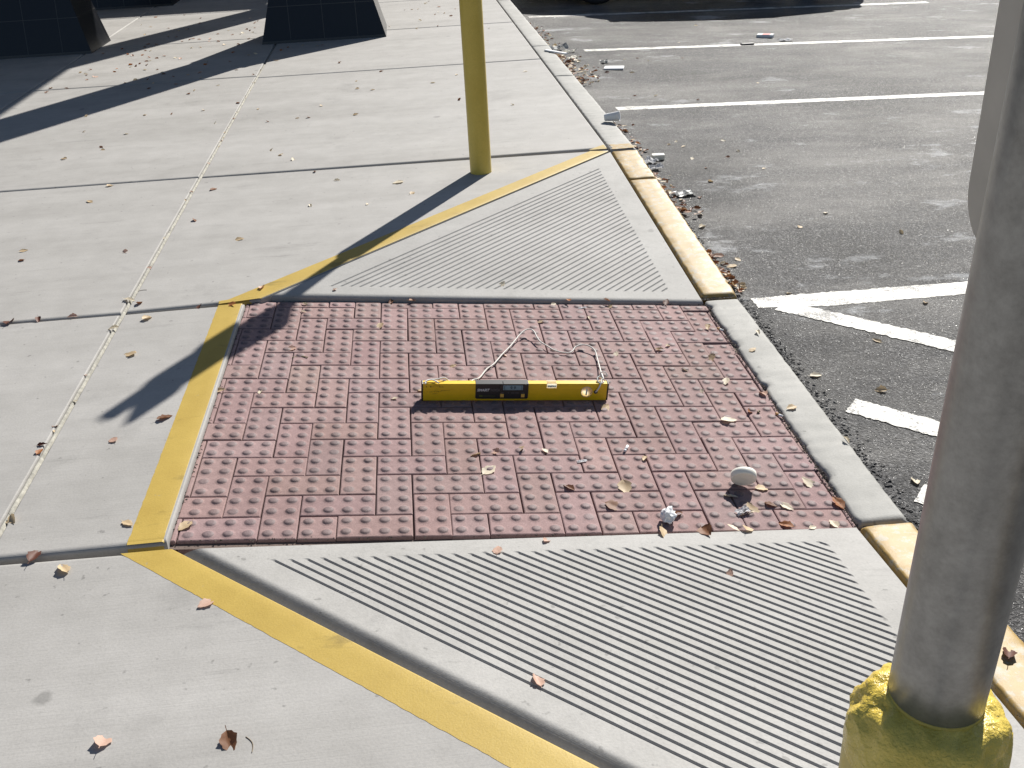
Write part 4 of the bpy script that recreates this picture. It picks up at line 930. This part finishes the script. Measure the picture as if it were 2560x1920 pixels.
NAMED = [  # pixel in the photo, size in metres, kind, what singles it out
    (656, 720, .042, 'pink', "curled pink tan leaf on the far yellow line near its corner"),
    (950, 817, .040, 'tan', "tan folded leaf on the pavers left of the cord's tall loop"),
    (728, 874, .036, 'pink', "small reddish leaf standing upright beside the bollard shadow"),
    (977, 758, .036, 'brown', "brown and white leaf wedged at the pavers' far edge"),
    (1032, 752, .034, 'orange', "bright orange leaf at the pavers' far edge beside the brown and white one"),
    (762, 762, .028, 'pale', "small pale leaf at the far paver edge by the sign shadow"),
    (759, 780, .024, 'pale', "tiny pale leaf bit on the pavers just below the far edge, by the sign shadow"),
    (547, 978, .046, 'tan', "long tan leaf lying across the concrete lip left of the pavers"),
    (652, 982, .030, 'pale', "thin straw coloured leaf on the pavers near the left lip"),
    (1133, 916, .026, 'tan', "small tan leaf on the pavers left of the sloping cord"),
    (986, 997, .024, 'pale', "little crinkled leaf left of the spirit level's near end"),
    (1048, 974, .030, 'tan', "tan leaf poking out from behind the spirit level's left end"),
    (1189, 1138, .042, 'tan', "flat tan leaf below the spirit level, first of the row of three"),
    (1238, 1130, .034, 'pink', "upright curled leaf below the spirit level, middle of the row of three"),
    (1300, 1127, .036, 'tan', "curled tan leaf below the spirit level, last of the row of three"),
    (1223, 1177, .050, 'pale', "largest pale leaf on the pavers, lying flat below the row of three"),
    (1263, 890, .022, 'pink', "small pink leaf on the pavers under the sloping cord"),
    (1256, 711, .030, 'pale', "pale leaf on the far grooved flare near its lower edge"),
    (836, 725, .024, 'pink', "tiny pink leaf at the left tip of the far grooves"),
    (1178, 968, .030, 'orange', "orange leaf behind the spirit level where the cord comes down"),
    (1540, 886, .028, 'pale', "small white leaf on the pavers right of the cord's low loop"),
    (1648, 876, .034, 'tan', "tan leaf on the pavers in the right half, below a thin pale one"),
    (1670, 866, .026, 'pale', "thin pale leaf on the pavers above a tan one in the right half"),
    (1780, 897, .040, 'tan', "tan leaf on the pavers near the gutter strip, beside the far corner"),
    (1713, 926, .022, 'pale', "tiny white leaf scrap on the pavers right of the spirit level's cord"),
    (1815, 955, .044, 'pale', "star shaped pale leaf on the pavers near the gutter strip"),
    (1755, 978, .020, 'pale', "tiny leaf scrap left of the star shaped pale leaf"),
    (1513, 1022, .046, 'tan', "pointed tan leaf at the right end of the spirit level's shadow"),
    (1873, 1030, .034, 'orange', "rusty orange leaf on the right pavers near the gutter strip"),
    (1822, 1052, .052, 'pale', "long thin white leaf across a paver joint on the right"),
    (1612, 1148, .026, 'tan', "little tan leaf right of the white cigarette"),
    (1562, 1220, .052, 'tan', "big tan leaf on the near pavers left of the foam lid"),
    (1422, 1221, .034, 'brown', "small brown leaf standing on edge on the near pavers"),
    (1536, 1267, .052, 'brown', "brown curled leaf on the near pavers left of the crumpled paper"),
    (1826, 1243, .040, 'pale', "pale twisted leaf just in front of the foam lid"),
    (1903, 1222, .040, 'tan', "tan leaf touching the right end of the foam lid"),
    (1880, 1277, .052, 'tan', "largest curled leaf of the cluster in front of the foam lid"),
    (1868, 1284, .042, 'pale', "silvery pale leaf tucked under the curled leaf in front of the foam lid"),
    (1927, 1264, .036, 'brown', "dark curled leaf between two pale ones near the pavers' right corner"),
    (1967, 1268, .042, 'pale', "pale leaf lying flat near the pavers' right corner"),
    (1695, 1288, .042, 'brown', "brown leaf leaning on the crumpled paper"),
    (1363, 1128, .026, 'pale', "pale green leaf scrap on the pavers right of the row of three"),
    (1421, 751, .034, 'orange', "orange leaf in the far paver edge, in the middle"),
    (1518, 752, .030, 'brown', "brown leaf in the far paver edge, right of the orange one"),
    (1665, 756, .042, 'dark', "dark brown leaf in the far paver edge near the kerb"),
    (1384, 762, .026, 'pale', "pale leaf on the far row of pavers beside the orange one"),
    (1523, 769, .028, 'tan', "tan leaf on the far row of pavers below the brown one"),
    (1471, 795, .030, 'pale', "pale leaf on the second row of pavers from the far edge"),
    (1352, 806, .026, 'tan', "tan leaf on the pavers above the cord's tall loop"),
    (1770, 819, .034, 'tan', "tan leaf on the pavers beside the gutter strip's far end"),
    (1907, 986, .042, 'pink', "pink rolled leaf against the edge of the gutter strip"),
    (1978, 1020, .038, 'tan', "tan leaf on the gutter strip in its middle"),
    (1896, 832, .036, 'pale', "pale leaf on the gutter strip, the farthest of those on it"),
    (1882, 875, .032, 'tan', "upright leaf on the gutter strip, second from its far end"),
    (2116, 1101, .032, 'pale', "leaf on the street side edge of the gutter strip"),
    (2020, 1208, .048, 'pale', "pale torn leaf on the last pavers right of the foam lid"),
    (2095, 1259, .050, 'orange', "rusty brown lobed leaf in the corner of pavers and gutter strip"),
    (1657, 1334, .050, 'tan', "olive tan leaf on the near flare edge under the crumpled paper"),
    (1766, 1330, .052, 'brown', "brown curled leaf with a tail on the near edge of the pavers"),
    (1833, 1321, .036, 'pale', "pale leaf in the near paver edge, right of the curled brown one"),
    (1869, 1323, .042, 'tan', "flat tan leaf in the near paver edge below the leaf cluster"),
    (1964, 1314, .042, 'orange', "orange tan leaf at the near paver edge, toward the kerb"),
    (2084, 1311, .038, 'pale', "bright pale leaf at the near paver edge beside the kerb"),
    (2032, 1320, .026, 'pale', "small leaf scrap at the near paver edge between two larger leaves"),
    (1365, 1353, .026, 'pink', "tiny pink leaf on the plain border of the near flare"),
    (1244, 1376, .038, 'pink', "flat pink leaf at the top ends of the near grooves"),
    (1342, 1703, .046, 'pink', "pinkish crumpled leaf on the lowest groove of the near flare"),
    (1825, 1435, .030, 'pink', "small pink leaf in the near grooves toward the kerb"),
    (2521, 1634, .068, 'dark', "dark red brown leaf on the yellow kerb right of the steel post"),
    (33, 1300, .044, 'tan', "tan crumpled leaf beside the long joint at the left edge"),
    (320, 1310, .040, 'tan', "leaf at the outer edge of the left yellow line"),
    (463, 1316, .042, 'tan', "tan leaf on the corner pavers beside the left lip"),
    (159, 1424, .052, 'tan', "large tan leaf on the near slab below the cross joint"),
    (87, 1392, .056, 'dark', "dark red leaf stuck in the near cross joint"),
    (514, 1511, .044, 'pink', "reddish crumpled leaf beside the near yellow line"),
    (259, 1852, .050, 'pink', "reddish tan leaf near the bottom left, without a stem"),
    (575, 1858, .058, 'brown', "brown folded leaf near the bottom with a long curved stem"),
    (181, 793, .034, 'pink', "pink leaf on the far side of the left cross joint"),
    (25, 806, .060, 'dark', "dark leaf pile in the left cross joint at the picture edge"),
    (96, 801, .046, 'dark', "dark red leaf in the left cross joint, second from the picture edge"),
    (324, 751, .048, 'pale', "pale leaf sitting on the sealed long joint above the cross joint"),
    (349, 759, .040, 'brown', "thin dark leaf just right of the sealed long joint"),
    (369, 797, .044, 'tan', "tan leaf below the cross joint, right of the long joint"),
    (326, 887, .046, 'tan', "cream and tan folded leaf halfway between long joint and yellow line"),
    (412, 1046, .046, 'brown', "dark jagged leaf beside the left yellow line under the shadow tip"),
    (282, 1101, .036, 'pink', "pink leaf alone on the slab below the shadow tip"),
    (100, 1130, .030, 'orange', "amber leaf lodged in the sealed long joint"),
    (106, 1113, .030, 'dark', "black scrap lodged in the sealed long joint above the amber leaf"),
    (499, 769, .034, 'dark', "red leaf in the cross joint left of the yellow corner"),
    (578, 762, .052, 'orange', "orange red leaf in the cross joint at the yellow corner"),
    (284, 822, .038, 'pale', "white leaf on the sealed long joint below the cross joint"),
    (276, 465, .040, 'tan', "tan leaf on the left middle slab just below its cross joint"),
    (533, 474, .044, 'brown', "brown leaf below the middle cross joint, right of the long joint"),
    (224, 505, .042, 'tan', "long tan leaf on the left middle slab"),
    (486, 552, .038, 'brown', "dark square leaf right of the long joint in the middle slab"),
    (599, 599, .038, 'tan', "tan leaf in the centre of the middle slab"),
    (313, 630, .036, 'pink', "pinkish leaf left of the long joint in the middle slab"),
    (53, 652, .032, 'brown', "brown leaf near the picture's left edge on the middle slab"),
    (995, 457, .056, 'pale', "long pale leaf left of the far yellow bollard"),
    (1030, 484, .032, 'tan', "small tan leaf beside the bollard shadow, below the long pale one"),
    (918, 511, .024, 'pale', "little pale leaf left of the bollard shadow"),
    (843, 451, .034, 'pale', "pale leaf in the slab left of the long pale one"),
    (787, 430, .032, 'brown', "dark leaf just under the middle cross joint"),
    (1665, 455, .050, 'orange', "orange oval leaf on the asphalt beside the yellow kerb"),
    (1776, 454, .040, 'tan', "tan leaf on the asphalt right of the plastic scrap"),
    (1756, 568, .052, 'pale', "pale long leaf on the asphalt beside the yellow kerb"),
    (2000, 568, .036, 'tan', "upright leaf on the asphalt in the middle of the near stall"),
    (2253, 584, .036, 'tan', "tan leaf on the asphalt left of the steel post"),
    (2064, 533, .034, 'pale', "pale leaf on the asphalt, the highest of the three in the near stall"),
    (1828, 667, .050, 'tan', "long curved olive leaf on the asphalt near the kerb end"),
    (1793, 640, .060, 'brown', "brown leaf clump against the yellow kerb end"),
    (1804, 660, .040, 'pale', "pale leaf against the kerb below the brown clump"),
    (1821, 687, .044, 'tan', "tan leaf against the kerb, the lowest but one"),
    (1834, 703, .036, 'pale', "lowest pale leaf on the asphalt against the yellow kerb"),
    (1845, 650, .032, 'tan', "small tan leaf on the asphalt right of the brown clump"),
    (2040, 940, .044, 'pale', "pale leaf on the asphalt between two hatching lines"),
    (2201, 977, .040, 'tan', "tan leaf on the asphalt above the middle hatching line"),
    (2192, 853, .036, 'tan', "leaf on the asphalt under the upper hatching line"),
    (2313, 758, .034, 'tan', "leaf inside the wedge of the aisle lines beside the steel post"),
    (1972, 734, .030, 'tan', "tan leaf on the asphalt above the tip of the aisle line"),
    (2288, 1205, .040, 'pale', "pale leaf on the asphalt left of the steel post's lower half"),
    (1708, 367, .034, 'tan', "tan leaf on the asphalt above the dusty patch by the kerb"),
    (1808, 352, .030, 'pale', "pale leaf on the asphalt, farther out above the dusty patch"),
    (1730, 398, .034, 'pale', "pale leaf at the left of the dusty patch on the asphalt"),
    (1765, 421, .028, 'brown', "small brown leaf at the middle of the dusty patch"),
    (1909, 422, .030, 'tan', "tan leaf at the right end of the dusty patch"),
]
for (px, py, sz, kd, lb) in NAMED: leaf(at(px, py), sz, kd, lb)
# leaves nothing tells apart
def scatter(pts, kinds, smin, smax, label, group):
    for p in pts: leaf(p, lr.uniform(smin, smax), lr.choice(kinds), label, group, tilt=0.3)
pts = [at(x, y) for x, y in ((253, 369), (258, 375), (316, 335), (538, 309), (646, 273), (744, 296), (771, 294), (669, 305), (678, 377), (701, 388), (486, 227), (472, 235), (362, 288), (215, 292), (210, 330), (430, 286), (954, 179), (891, 203), (893, 222),
                               (850, 157), (592, 175), (633, 187), (1281, 263), (1314, 179), (1142, 187), (1148, 251), (1082, 207), (932, 225), (595, 258), (510, 276), (804, 265), (890, 287), (545, 214), (160, 398), (733, 400), (776, 515), (60, 628))]
scatter(pts, ['tan', 'pale', 'tan', 'brown'], .026, .040, "small dry leaf scattered on the middle sidewalk slabs", "leaves scattered on the middle slabs")
pts = []
while len(pts) < 105:
    x = lr.uniform(-2.5, -0.35); y = lr.triangular(4.2, 9.4, 6.6)
    if y < 4.0 + (-0.9 - x) * 0.9 and x > -2.0: continue
    if x > -1.05 and y > 6.5: continue
    if x > -1.3 and y < 5.8: continue
    pts.append(Vector((x, y, 0)))
for _ in range(26): pts.append(Vector((lr.uniform(0.1, 1.1), lr.uniform(6.7, 9.2), 0)))
scatter(pts, ['brown', 'brown', 'orange', 'pink', 'tan', 'pale'], .024, .042, "small brown leaf scattered on the far slabs around the dark columns", "leaves scattered around the columns")
pts = []
for _ in range(34):
    y = lr.uniform(-0.9, 5.9); pts.append(Vector((xl(y) + lr.gauss(0, 0.006), y, -0.004)))
scatter(pts, ['tan', 'pale', 'pale', 'pink'], .011, .022, "leaf crumb caught in the sealed long joint", "leaf crumbs in the long joint")
pts = [at(x, y) for x, y in ((1594, 146), (1600, 119), (1620, 152), (1697, 107), (1740, 64), (1560, 150), (1580, 182), (1706, 146), (1820, 393), (1750, 495), (1704, 501), (1708, 507), (1845, 379), (1690, 355), (1640, 240), (1588, 240), (1565, 330), (1672, 362), (1745, 250), (1895, 208))]
scatter(pts, ['tan', 'pale', 'brown'], .022, .036, "small leaf lying loose on the asphalt of the far stalls", "loose leaves on the far asphalt")
# drifts of leaves against the kerb, too dense to count
def drift(y0, y1, n, width, seed, label, kinds=('brown', 'orange', 'brown', 'tan', 'pale', 'dark')):
    r2 = random.Random(seed); bm = bmesh.new(); names = list(LM)
    for _ in range(n):
        t = r2.random(); y = y0 + (y1 - y0) * t; x = curb_in(y) + CW_ + 0.015 + abs(r2.gauss(0, width)) ; z = zlot(x) + r2.uniform(0, 0.055) * max(0, 1 - (x - 1.5) / (3 * width + .05))
        kd = r2.choice(kinds); me = r2.choice(LEAF[kd]); n0 = len(bm.verts); f0 = len(bm.faces)
        bm.from_mesh(me); bm.verts.ensure_lookup_table(); bm.faces.ensure_lookup_table(); sz = r2.uniform(.025, .048)
        mt = Matrix.Translation((x, y, z)) @ Matrix.Rotation(r2.uniform(0, 6.28), 4, 'Z') @ Matrix.Rotation(r2.gauss(0, .5), 4, 'X') @ Matrix.Scale(sz, 4)
        for v in bm.verts[n0:]: v.co = mt @ v.co
        for fc in bm.faces[f0:]: fc.material_index = names.index(kd); fc.smooth = True
    me = bpy.data.meshes.new("leaf_litter"); bm.to_mesh(me); bm.free()
    return stuff(link("leaf_litter", me, [LM[k] for k in names]), label, "leaf litter")
drift(5.0, 6.25, 330, 0.14, 1, "dense drift of brown leaves and scraps against the grey kerb")
drift(6.6, 7.9, 150, 0.09, 2, "drift of brown leaves along the kerb below the parked car's shadow")
drift(2.95, 3.85, 170, 0.085, 3, "drift of orange leaves around the white cup by the kerb")
drift(1.75, 2.45, 130, 0.07, 4, "drift of brown leaves around the torn papers by the yellow kerb")
drift(0.72, 1.25, 40, 0.025, 5, "thin line of leaf crumbs against the yellow kerb end")
# leaf stem of the folded leaf at the bottom, twigs, grass bits
M['twig'] = plain("dry_twig", (0.22, 0.17, 0.11), 0.8)
M['green'] = plain("dry_green_stem", (0.16, 0.15, 0.05), 0.8)
def twig(px, ln, ang, label, mat='twig', rad=0.0012):
    p = at(*px); e = Vector((math.cos(ang), math.sin(ang), 0)); nn = Vector((-e.y, e.x, 0))
    z = Vector((0, 0, rad)); c = [p + z + e * (t - .5) * ln + nn * ln * 0.16 * math.sin(t * 3.1) for t in (0, .25, .5, .75, 1)]
    return tag(tube("twig", spline(c, 4), rad, M[mat], None, 6), label, "twig")
twig((622, 1862), .045, -1.2, "thin curved leaf stem beside the folded brown leaf", rad=0.0008)
twig((750, 895), .055, -0.15, "green stem lying across a paver beside the bollard shadow", 'green', 0.0018)
twig((356, 727), .034, 0.2, "thin twig across the sealed long joint", rad=0.0009)
twig((57, 626), .030, 0.3, "tiny twig on the left middle slab", rad=0.0008)
twig((1897, 1032), .012, 0.8, "black crumb on the pavers beside the rusty leaf", rad=0.004)

# man-made litter
M['foam'] = leaf_mat("white_foam", (0.80, 0.78, 0.70), (0.86, 0.84, 0.77), 0.12)
M['paper'] = plain("white_paper", (0.78, 0.78, 0.79), 0.8, var=0.04, vscale=40)
M['filter'] = plain("cork_filter", (0.55, 0.31, 0.12), 0.8)
M['redprint'] = plain("red_print", (0.60, 0.05, 0.04), 0.6)
M['film'] = plain("grey_plastic_film", (0.50, 0.51, 0.51), 0.4, var=0.2)
p = at(1853, 1222)
t = empty("foam_lid", p + Vector((0, 0, 0.004)), "round white foam lid standing tilted on the right pavers", "lid")
ld = lathe("lid_disc", [(0.0, 0.0015), (0.030, 0.0012), (0.0355, 0.0000), (0.0375, 0.0015), (0.0388, 0.012), (0.0380, 0.0205), (0.034, 0.0215), (0.0, 0.0210)], M['foam'], t, 40, rough=0.0004, sc=30)
zx = Vector((0.20, 0.86, 0.42)).normalized()                # lid axis
ld.matrix_local = Matrix.Translation((0.004, -0.004, 0.0300)) @ zx.to_track_quat('Z', 'Y').to_matrix().to_4x4() @ Matrix.Diagonal((0.95, 0.95, 1.0, 1.0))
def crumple(name, p, size, mat, label, cat, seed, flat=0.7, sub=3):
    bm = bmesh.new(); bmesh.ops.create_icosphere(bm, subdivisions=sub, radius=0.5)
    for v in bm.verts:
        q = v.co.copy(); k = 0.34 * noise.noise(q * 3.1 + Vector((seed, 0, 0))) + 0.30 * noise.cell(q * 5 + Vector((seed, 1, 0))) * 0.5 + 0.16 * noise.noise(q * 7 + Vector((0, seed, 0)))
        v.co = q * (0.85 + k); v.co.z *= flat
    z0 = min(v.co.z for v in bm.verts)
    for v in bm.verts: v.co = (v.co - Vector((0, 0, z0))) * size
    o = from_bm(name, bm, mat); o.location = p; o.rotation_euler = (0, 0, seed)
    return tag(o, label, cat)
crumple("crumpled_paper", at(1671, 1305), 0.052, M['paper'], "white crumpled paper on the near right pavers", "paper", 3, 0.85)
def scrap(name, px, w, h, mat, label, cat, seed, rz=0.0, lift=0.012, nn=7):
    """a bent piece of paper or film lying on the ground"""
    p = at(*px); bm = bmesh.new(); g_ = []
    for i in range(nn):
        row = []
        for j in range(nn):
            u, v = i / (nn - 1) - .5, j / (nn - 1) - .5
            z = lift * (noise.noise(Vector((u * 3 + seed, v * 3, seed))) + 0.6 * abs(u) + 0.5 * noise.noise(Vector((u * 8, v * 8 + seed, 3))))
            ed = 1 + 0.25 * noise.noise(Vector((u * 4, v * 4, seed + 9))) * (abs(u) > .45 or abs(v) > .45)
            row.append(bm.verts.new((u * w * ed, v * h * ed, z)))
        g_.append(row)
    z0 = min(v.co.z for v in bm.verts)
    for v in bm.verts: v.co.z -= z0 - 0.0015
    for i in range(nn - 1):
        for j in range(nn - 1): bm.faces.new((g_[i][j], g_[i + 1][j], g_[i + 1][j + 1], g_[i][j + 1]))
    geom = bmesh.ops.solidify(bm, geom=bm.faces[:], thickness=0.0004)
    o = from_bm(name, bm, mat); o.location = p; o.rotation_euler = (0, 0, rz)
    return tag(o, label, cat)
def butt(px, ln, ang, label, burnt=False, both=False):
    p = at(*px); t = empty("cigarette_butt", p + Vector((0, 0, 0.0045)), label, "cigarette", None, ang)
    tube("paper_tube", [Vector((0, 0, 0)), Vector((ln * .5, 0, 0)), Vector((ln, 0, 0.001))], 0.0039, M['paper'], t, 12)
    tube("filter", [Vector((-ln * (0.9 if both else 0.25), 0, 0)), Vector((-0.0002, 0, 0))], 0.0041, M['filter'] if both else M['paper'], t, 12)
butt((1563, 1128), .024, 1.05, "white cigarette stub standing out on the middle pavers")
butt((1800, 826), .014, -1.0, "tan cigarette butt against the far end of the gutter strip", both=True)
butt((1947, 1040), .014, -1.0, "tan cigarette butt against the middle of the gutter strip", both=True)
scrap("paper_scrap", (1455, 1154), .030, .012, M['paper'], "flattened white gum and paper spot on the near pavers", "scrap", 2, 0.1, 0.002)
scrap("paper_scrap", (1856, 1283), .042, .022, M['paper'], "silver grey foil scrap beside the leaf cluster", "scrap", 5, 0.4, 0.008)
scrap("paper_scrap", (1455, 771), .035, .012, M['paper'], "thin white scrap on the far row of pavers", "scrap", 8, 0.1, 0.003)
scrap("plastic_scrap", (1711, 487), .105, .085, M['film'], "clear crinkled plastic scrap on the asphalt by the yellow kerb", "plastic scrap", 4, 0.2, 0.014)
def packet(px, size, label, cat, mats, rz, name="paper_packet"):
    t = empty(name, at(*px) + Vector((0, 0, 0.001)), label, cat, None, rz)
    w, d_, h = size
    box("packet_body", (-w / 2, -d_ / 2, 0), (w / 2, d_ / 2, h), mats[0], t, bw=0.004)
    if len(mats) > 1: box("printed_band", (-w * .16, -d_ / 2 + .004, h + .0003), (w * .30, d_ / 2 - .006, h + .0012), mats[1], t)
packet((1535, 172), (.165, .115, .014), "flat white paper packet on the far asphalt", "packet", [M['paper']], -0.28)
packet((1913, 93), (.155, .090, .028), "white and red packet lying above a stall line", "packet", [M['paper'], M['redprint']], -0.5)
packet((1868, 112), (.12, .05, .016), "small black case lying on a stall line", "case", [M['blackp']], 0.05, "plastic_case")
scrap("paper_scrap", (1963, 102), .115, .09, M['paper'], "white bent paper on the far stall line", "scrap", 12, 0.1, 0.015)
scrap("plastic_scrap", (1512, 157), .07, .06, M['film'], "small clear plastic bit behind the flat white packet", "plastic scrap", 13, 0.4, 0.02)
pc = at(1530, 304)
t = empty("paper_cup", pc + Vector((0, 0, 0.029)), "white paper cup lying against the kerb by the stall line", "cup", None, -0.35)
cp = lathe("cup_wall", [(0.019, -0.045), (0.021, -0.04), (0.029, 0.045), (0.031, 0.046), (0.0275, 0.045), (0.019, -0.036), (0.0, -0.036)], M['paper'], t, 28)
cp.matrix_local = Matrix.Rotation(math.pi / 2 - 0.12, 4, 'Y')
scrap("paper_scrap", (1625, 408), .10, .07, M['paper'], "torn white paper against the yellow kerb", "scrap", 21, 0.9, 0.025)
scrap("paper_scrap", (1640, 425), .08, .05, M['paper'], "second torn paper below the larger one at the yellow kerb", "scrap", 22, 0.3, 0.02)
packet((1645, 398), (.075, .045, .03), "small cream carton piece beside the torn papers", "carton", [M['foam']], -0.1, "carton_piece")
scrap("paper_scrap", (1392, 128), .20, .10, M['film'], "crumpled clear wrapper in the leaf drift", "wrapper", 31, 0.5, 0.05)
packet((1390, 132), (.26, .03, .012), "white straw like stick along the kerb in the drift", "stick", [M['paper']], -1.0, "paper_stick")
scrap("paper_scrap", (1424, 131), .12, .07, M['foam'], "torn tan card at the end of the stall line", "card", 33, 0.2, 0.02)
scrap("paper_scrap", (1431, 152), .10, .07, M['foam'], "crumpled pale paper at the near end of the leaf drift", "scrap", 35, 0.8, 0.025)
